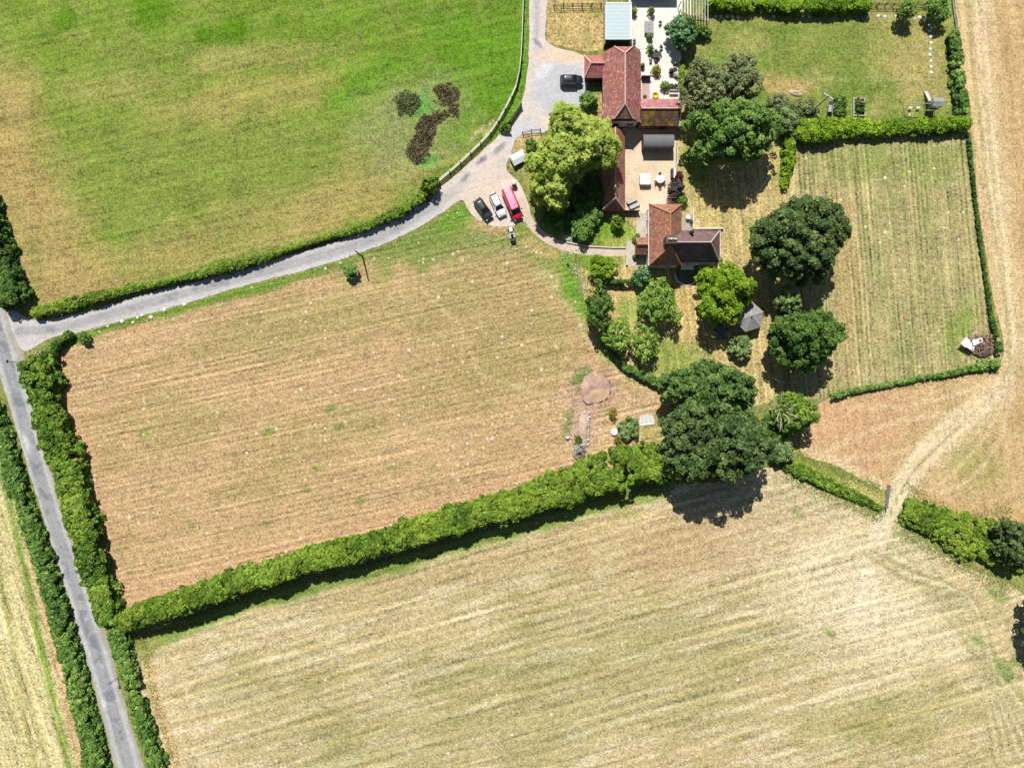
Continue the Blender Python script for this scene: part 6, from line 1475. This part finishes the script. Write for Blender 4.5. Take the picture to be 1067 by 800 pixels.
# pinkish strip
region('courtyard_strip', [(668.5, 83), (677, 83), (677, 103.5), (668.5, 103.5)], 0.050, gravel, c_flat(A(206, 178, 176), A(186, 160, 160), 5, 190), step=2.0, smoothed=False)
# hot tub
xx, yy, _ = W(672.3, 187, .8); t = thing('hot_tub', 'square white hot tub with a rounded cover on the gravel yard', 'hot tub', (xx, yy, .05))
def rbox(mb, a_, r_, z0, z1, ins=0, mi=0):
    def rg(s_, z):
        o_ = []
        for cx_, cy_, t0 in ((1, 1, 0), (-1, 1, 90), (-1, -1, 180), (1, -1, 270)):
            for k in range(5):
                an = math.radians(t0 + k * 22.5); o_.append((cx_ * (s_ - r_) + r_ * math.cos(an), cy_ * (s_ - r_) + r_ * math.sin(an), z))
        return o_
    mb.loft([rg(a_, z0), rg(a_, z1 - .08), rg(a_ - ins, z1)], mi)
mb = MB(); rbox(mb, .95, .25, 0, .82); mb.build('shell', M['concrete'], t)
mb = MB(); rbox(mb, 1.0, .28, .825, .98, .1); co = mb.build('cover', M['plastic_white'], t)
mb = MB(); mb.box(-.9, .9, -.02, .02, .982, .992); mb.build('seam', M['metal_grey'], co)
mb = MB(); mb.box(-.25, .5, .97, 1.1, .5, .7, 0, .02); mb.build('control_box', M['dark_metal'], t)
# patio table with parasol-white top and chairs
table('round white topped table on the gravel yard beside the hot tub', 687, 188, .72, .74, 'white_paint')
for k, (px, py, lb) in enumerate(((687, 183, 'dark yard chair above the white topped table'), (683.2, 190.5, 'dark yard chair on the hot tub side of the white topped table'), (690.8, 190.5, 'dark yard chair on the purple bush side of the white topped table'), (687, 193.5, 'dark yard chair below the white topped table'))):
    chair(lb, px, py, [-1.57, .4, 2.7, 1.57][k], group='yard chairs')
def lounger(label, px, py, rz):
    xx, yy, _ = W(px, py); t = thing('sun_lounger', label, 'sun lounger', (xx, yy, .05), rz, 'sun loungers in the gravel yard')
    mb = MB(); mb.box(-.95, .95, -.33, .33, .22, .28); mb.build('frame', M['dark_metal'], t)
    mb = MB(); mb.box(-.3, .93, -.3, .3, .28, .36, 0, .02); mb.build('seat', M['cushion_grey'], t)
    mb = MB(); mb.bar((-.32, 0, .36), (-.95, 0, .62), .58, .08); mb.build('backrest', M['cushion_grey'], t)
    for sx in (-.8, .8):
        for sy in (-.28, .28):
            mb = MB(); mb.tube((sx, sy, 0), (sx, sy, .22), .03, .03, 5); mb.build('leg', M['dark_metal'], t)
lounger('grey sun lounger nearer the long range', 658, 210, math.radians(25)); lounger('grey sun lounger nearer the cottage terrace', 660.8, 215.2, math.radians(25))
# bench / planter by the purple bush
xx, yy, _ = W(700.5, 182); t = thing('log_store', 'narrow dark log store with a pale lid at the yard edge', 'log store', (xx, yy, .02))
mb = MB(); mb.box(-.35, .35, -.8, .8, 0, .9); mb.build('body', M['dark_wood'], t); mb = MB(); mb.box(.02, .4, -.85, .85, .9, .96); mb.build('lid', M['plastic_white'], t)
# bench behind the house
xx, yy, _ = W(699, 209.5); t = thing('potting_bench', 'dark potting bench with a pale edge against the top of the cottage', 'bench', (xx, yy, .02))
mb = MB(); mb.box(-.85, .85, -.3, .3, .8, .86); mb.build('bench_top', M['dark_wood'], t); mb = MB(); mb.box(-.85, .85, .3, .34, .8, 1.1); mb.build('backboard', M['plastic_white'], t)
for sx in (-.8, .8):
    for sy in (-.25, .25):
        mb = MB(); mb.box(sx - .03, sx + .03, sy - .03, sy + .03, 0, .8); mb.build('leg', M['dark_wood'], t)
xx, yy, _ = W(716, 227); t = thing('round_table', 'small white round table in the shady corner of the cottage', 'table', (xx, yy, .05))
mb = MB(); mb.lathe([(.4, .68), (.4, .72)], (0, 0, 0), 16); mb.build('table_top', M['white_paint'], t); mb = MB(); mb.lathe([(.22, 0), (.2, .04), (.04, .07), (.04, .68)], (0, 0, 0), 8); mb.build('pedestal', M['dark_metal'], t)
chair('dark chair beside the small white table at the cottage corner', 719.5, 231, 2.0, group='yard chairs')
# table set under the lime tree
table('dark blue grey round table in the shade between lime tree and greyish bush', 750, 346, .75, .72, 'slate_car', z=.03)
for k in range(5):
    a_ = k * 2 * PI / 5 + .3; chair('dark chair drawn up to the shaded blue grey table', 750 + 6.6 * math.cos(a_), 346 - 6.6 * math.sin(a_), a_ + PI, 'slate_car', 'chairs round the shaded table', .03)
# stone edging and birdbath-like bits along the path
for i, (px, py, s_, lb) in enumerate(((591.5, 248, .5, 'pale stone beside the path under the shrub bank'), (611.5, 247.5, .32, 'small pale stone on the lawn above the path'), (603, 252, .3, 'small grey stone touching the path edge'))):
    o = rock_mesh(.42).build('garden_stone', M['stone'], None); o.location = W(px, py); o.scale = (s_ / .4 * 1.3, s_ / .4, s_ / .5); tag(o, lb, 'stone', 'garden stones')
# white bucket, disc, rubble, yucca, cold frame, ash heap
xx, yy, _ = W(591, 454.5); t = thing('bucket', 'white bucket standing by itself in the bare corner of the striped field', 'bucket', (xx, yy, 0))
mb = MB(); mb.lathe([(.3, 0), (.38, .5), (.41, .52), (.36, .53), (.3, .1), (.02, .1)], (0, 0, 0), 14); mb.build('body', M['plastic_white'], t, shade=True); mb = MB(); mb.tube((-.38, 0, .5), (0, .25, .62), .015, .015, 4); mb.tube((0, .25, .62), (.38, 0, .5), .015, .015, 4); mb.build('handle', M['dark_metal'], t)
xx, yy, _ = W(640, 450); t = thing('water_tank', 'low round white tank lid on the bare earth between golden conifers', 'tank', (xx, yy, 0))
mb = MB(); mb.lathe([(.58, 0), (.6, .3)], (0, 0, 0), 18); mb.build('body', M['concrete'], t); mb = MB(); mb.lathe([(.64, .3), (.64, .36), (.5, .44), (.1, .47), (.02, .47)], (0, 0, 0), 18); mb.build('lid', M['white_paint'], t, shade=True)
def heap(name, label, px, py, rx, ry, h, mat, cat, rot=0, n=18):
    xx, yy, _ = W(px, py); rows = []
    for i in range(8):
        f = i / 7; rr = math.cos(f * PI / 2) + .02; rows.append([(rx * S * rr * math.cos(a_) * (1 + .22 * float(fbm(np.array([3 * math.cos(a_) + px]), np.array([3 * math.sin(a_) + i * .4]), 1.0, 5)[0])), ry * S * rr * math.sin(a_) * (1 + .22 * float(fbm(np.array([3 * math.cos(a_)]), np.array([3 * math.sin(a_) + px]), 1.0, 8)[0])), h * f ** .8 * (1 + .3 * random.uniform(-1, 1) * (i > 0))) for a_ in np.linspace(0, 2 * PI, n, endpoint=False)])
    mb = MB(); mb.loft(rows); o = mb.build(name, mat, None, shade=True); o.location = (xx, yy, .012); o.rotation_euler = (0, 0, math.radians(rot)); return tag(o, label, cat)
def flat_heap(name, label, px, py, rx, ry, h, mat, cat, seed):
    xx, yy, _ = W(px, py); mb = MB(); rows = []
    for i in range(9):
        f = i / 8; rr = 1 - f * .97; row = []
        for a_ in np.linspace(0, 2 * PI, 56, endpoint=False):
            k = 1 + .24 * float(fbm(np.array([2.2 * math.cos(a_) + seed]), np.array([2.2 * math.sin(a_)]), 1.0, 5, 4)[0])
            X, Y = rx * S * rr * math.cos(a_) * k, ry * S * rr * math.sin(a_) * k
            z = h * sm(0, .8, f) * (.6 + .9 * float(vnoise(np.array([X * 1.6]), np.array([Y * 1.6]), seed)[0])) if i else 0.0
            row.append((X, Y, float(z)))
        rows.append(row)
    mb.loft(rows); o = mb.build(name, mat, None, shade=True); o.location = (xx, yy, .014); return tag(o, label, cat)
flat_heap('ash_heap', 'round flat ash heap of a bonfire in the bare corner of the striped field', 619.5, 405, 17, 17, .3, M['ash_earth'], 'ash heap', 3)
rh = flat_heap('rubble_heap', 'long low pinkish rubble heap beside the spiky grey plant', 609, 446, 6, 19, .5, M['rubble'], 'rubble heap', 8)
mb = MB()
for k in range(70):
    r0 = rock_mesh(random.uniform(.08, .24)); ox, oy = random.gauss(0, .5), random.gauss(0, 1.5); mb.add([(x_ + ox, y_ + oy, z_ + .12) for x_, y_, z_ in r0.v], r0.f)
mb.build('stones', M['stone'], rh)
heap('brush_pile', 'brown pile of cut brushwood in the corner of the paddock', 1021, 360, 15, 12, 1.3, M['brushwood'], 'brush pile', -20)
heap('soil_heap', 'small pile of pinkish soil and rubble on the far lawn edge', 829, 97.5, 7, 3, .4, M['rubble'], 'soil heap', -15)
n = 260; a_ = RNG.uniform(0, 2 * PI, n); r_ = RNG.random(n) * 1.3; px_, py_, _ = W(603.5, 470)
p = np.stack([r_ * np.cos(a_), r_ * 1.2 * np.sin(a_), .15 + RNG.random(n) * .6], 1)
t = thing('yucca_plant', 'spiky pale grey plant at the end of the long rubble heap', 'plant', (px_, py_, 0))
leaf_cards('foliage', p, np.stack([np.cos(a_), np.sin(a_), np.full(n, .9)], 1) + RNG.normal(size=(n, 3)) * .4, RNG.uniform(.1, .2, n), RNG.normal(.7, .2, n), leaf_mat('leaf_silver', (.10, .11, .10), (.27, .28, .26), (.5, .5, .48), .1), t, aspect=4.0)
shrub('garden_shrub', 'dark leafy plant between the rubble heap and the spiky grey plant', 602.5, 458, 4.5, 1.0, L['deep'], group='garden shrubs', n=12, ell=(.9, 1.3, 0), sizes=(.14, .26))
n = 500; p = np.stack([RNG.normal(size=n) * 1.0, RNG.normal(size=n) * .8, .5 + RNG.random(n) * .9], 1); px_, py_, _ = W(1021, 359); p[:, :2] *= .9
t = thing('cut_branches', 'tangle of cut branches with rusty dead leaves on top of the brush pile', 'branches', (px_, py_, .012))
leaf_cards('dead_leaves', p, RNG.normal(size=(n, 3)) + [0, 0, .6], RNG.uniform(.15, .4, n), RNG.normal(.55, .25, n), leaf_mat('leaf_rust', (.09, .05, .03), (.24, .14, .09), (.42, .28, .20), .1), t)
mb = MB()
for k in range(40):
    q0 = Vector((random.gauss(0, 1.0), random.gauss(0, .8), random.uniform(.4, 1.1))); dd = Vector((random.gauss(0, 1), random.gauss(0, 1), random.uniform(-.1, .35))).normalized() * random.uniform(.8, 2.0)
    mb.tube(q0, q0 + dd, .035, .012, 4)
mb.build('stems', M['grey_wood'], t)
for px, py, a_, w_, l_, lb in ((1006, 356.5, .9, 1.5, 1.1, 'smaller white board thrown on the brush pile'), (1011.5, 360.5, -.5, 1.6, 1.2, 'middle white board thrown on the brush pile'), (1018.5, 356, .25, 2.0, 1.0, 'longest white board thrown on the brush pile')):
    xx, yy, _ = W(px, py, 1.2); t = thing('white_board', lb, 'board', (xx, yy, 1.12 + .09 * (px % 3)), a_, 'white boards on the brush pile')
    mb = MB(); mb.box(-w_ / 2, w_ / 2, -l_ / 2, l_ / 2, 0, .04, 0, .005); o = mb.build('panel', M['white_paint'], t); o.rotation_euler = (random.uniform(-.15, .15), random.uniform(-.2, .2), 0)
    mb = MB(); mb.bar((-w_ / 2, 0, .05), (w_ / 2, 0, .05), .05, .03); mb.build('batten', M['plastic_white'], o)
xx, yy, _ = W(673.5, 437.5); t = thing('cold_frame', 'old pale window frame lying flat in the grass by the big oak', 'frame', (xx, yy, .05), .12)
mb = MB(); mb.box(-1.3, 1.3, -.85, -.7, 0, .08); mb.box(-1.0, 1.0, .7, .8, 0, .08); mb.bar((-1.3, -.75, .04), (-1.0, .75, .04), .1, .08); mb.bar((1.3, -.75, .04), (1.0, .75, .04), .1, .08)
for k in (-.4, .3): mb.box(k - .03, k + .03, -.69, .69, .0, .07)
mb.build('frame', M['white_paint'], t); mb = MB(); mb.add([(-1.22, -.7, .03), (1.22, -.7, .03), (.98, .7, .03), (-.98, .7, .03)], [(0, 1, 2, 3)]); mb.build('pane', plain('dusty_pane', (.5, .5, .47), .3, .5, var=.2), t)
xx, yy, _ = W(591.5, 276); t = thing('watering_can', 'small dark watering can left on the flowery grass', 'watering can', (xx, yy, 0))
mb = MB(); mb.lathe([(.22, 0), (.24, .35), (.18, .42), (.1, .42)], (0, 0, 0), 12); mb.build('body', M['dark_metal'], t); mb = MB(); mb.tube((.2, 0, .12), (.55, 0, .5), .04, .025, 6); mb.lathe([(.03, 0), (.1, .05)], (.55, 0, .5), 8); mb.build('spout', M['metal_grey'], t); mb = MB(); mb.tube((-.22, 0, .1), (-.35, 0, .3), .02, .02, 5); mb.tube((-.35, 0, .3), (-.15, 0, .5), .02, .02, 5); mb.build('handle', M['dark_metal'], t)
# low walls
def wall_thing(label, pts, h, w_, mat, name='low_wall'):
    P = [Vector(W(*p)) for p in pts]; o = P[0]; mb = MB()
    for a_, b_ in zip(P[:-1], P[1:]):
        mb.bar(a_ + Vector((0, 0, h / 2)), b_ + Vector((0, 0, h / 2)), w_, h)
    ob = mb.build(name, M[mat], None, tuple(o)); ob.location = o; tag(ob, label, 'wall', 'low garden walls'); ob['kind'] = 'thing'; return ob
wall_thing('low stone edging on the upper side of the garden path', [(590, 252.5), (612, 256.8), (640, 258.3), (652, 258.3)], .3, .22, 'stone')
wall_thing('low stone wall between the cottage lawn and the terrace', [(653, 276.5), (653, 265)], .45, .3, 'stone')
wall_thing('pale boundary wall on the lawn side of the cottage', [(721.5, 217), (722, 238.5), (753, 238.5)], .5, .2, 'pale_wood')
wall_thing('low brick wall between the courtyard and the ivy bank', [(708.3, 60), (708.3, 101)], .6, .25, 'white_render')
wall_thing('low wall at the lawn edge of the gravel yard', [(705, 152), (705.5, 168), (702, 186)], .5, .22, 'stone')
wall_thing('curved stone kerb round the garden door terrace', [(703.5, 285)] + [(715.5 + 12.3 * math.cos(t_), 285 + 12.3 * math.sin(t_)) for t_ in np.linspace(PI, 0, 12)], .16, .3, 'white_render')

# ------------------------------------------------------------------ camera, sun, sky
cam = bpy.data.objects.new('camera', bpy.data.cameras.new('camera')); COL.objects.link(cam)
cam.location = (0, 0, H); cam.rotation_euler = (0, 0, 0)
cam.data.sensor_width = 36; cam.data.lens = 36 * H / (1067 * S); cam.data.clip_end = 4000
scene.camera = cam
EL, AZ = math.radians(52), math.radians(-14)
sd = Vector((math.sin(AZ) * math.cos(EL), math.cos(AZ) * math.cos(EL), math.sin(EL)))
sun = bpy.data.objects.new('sun', bpy.data.lights.new('sun', 'SUN')); COL.objects.link(sun)
sun.data.energy = 5.0; sun.data.angle = math.radians(0.5); sun.data.color = (1.0, 0.96, 0.90)
sun.rotation_euler = sd.to_track_quat('Z', 'Y').to_euler(); sun.location = sd * 300
w = bpy.data.worlds.new('World'); scene.world = w; w.use_nodes = True
nt = w.node_tree
sky = nt.nodes.new('ShaderNodeTexSky'); sky.sky_type = 'NISHITA'; sky.sun_disc = False
sky.sun_elevation = EL; sky.sun_rotation = AZ
bg = nt.nodes['Background']; nt.links.new(sky.outputs[0], bg.inputs[0]); bg.inputs[1].default_value = 0.05
scene.view_settings.view_transform = 'Standard'; scene.view_settings.look = 'None'
scene.view_settings.exposure = 0.3; scene.view_settings.gamma = 1.0; scene.view_settings.use_curve_mapping = False
scene.cycles.max_bounces = 5; scene.cycles.diffuse_bounces = 3; scene.cycles.transmission_bounces = 3
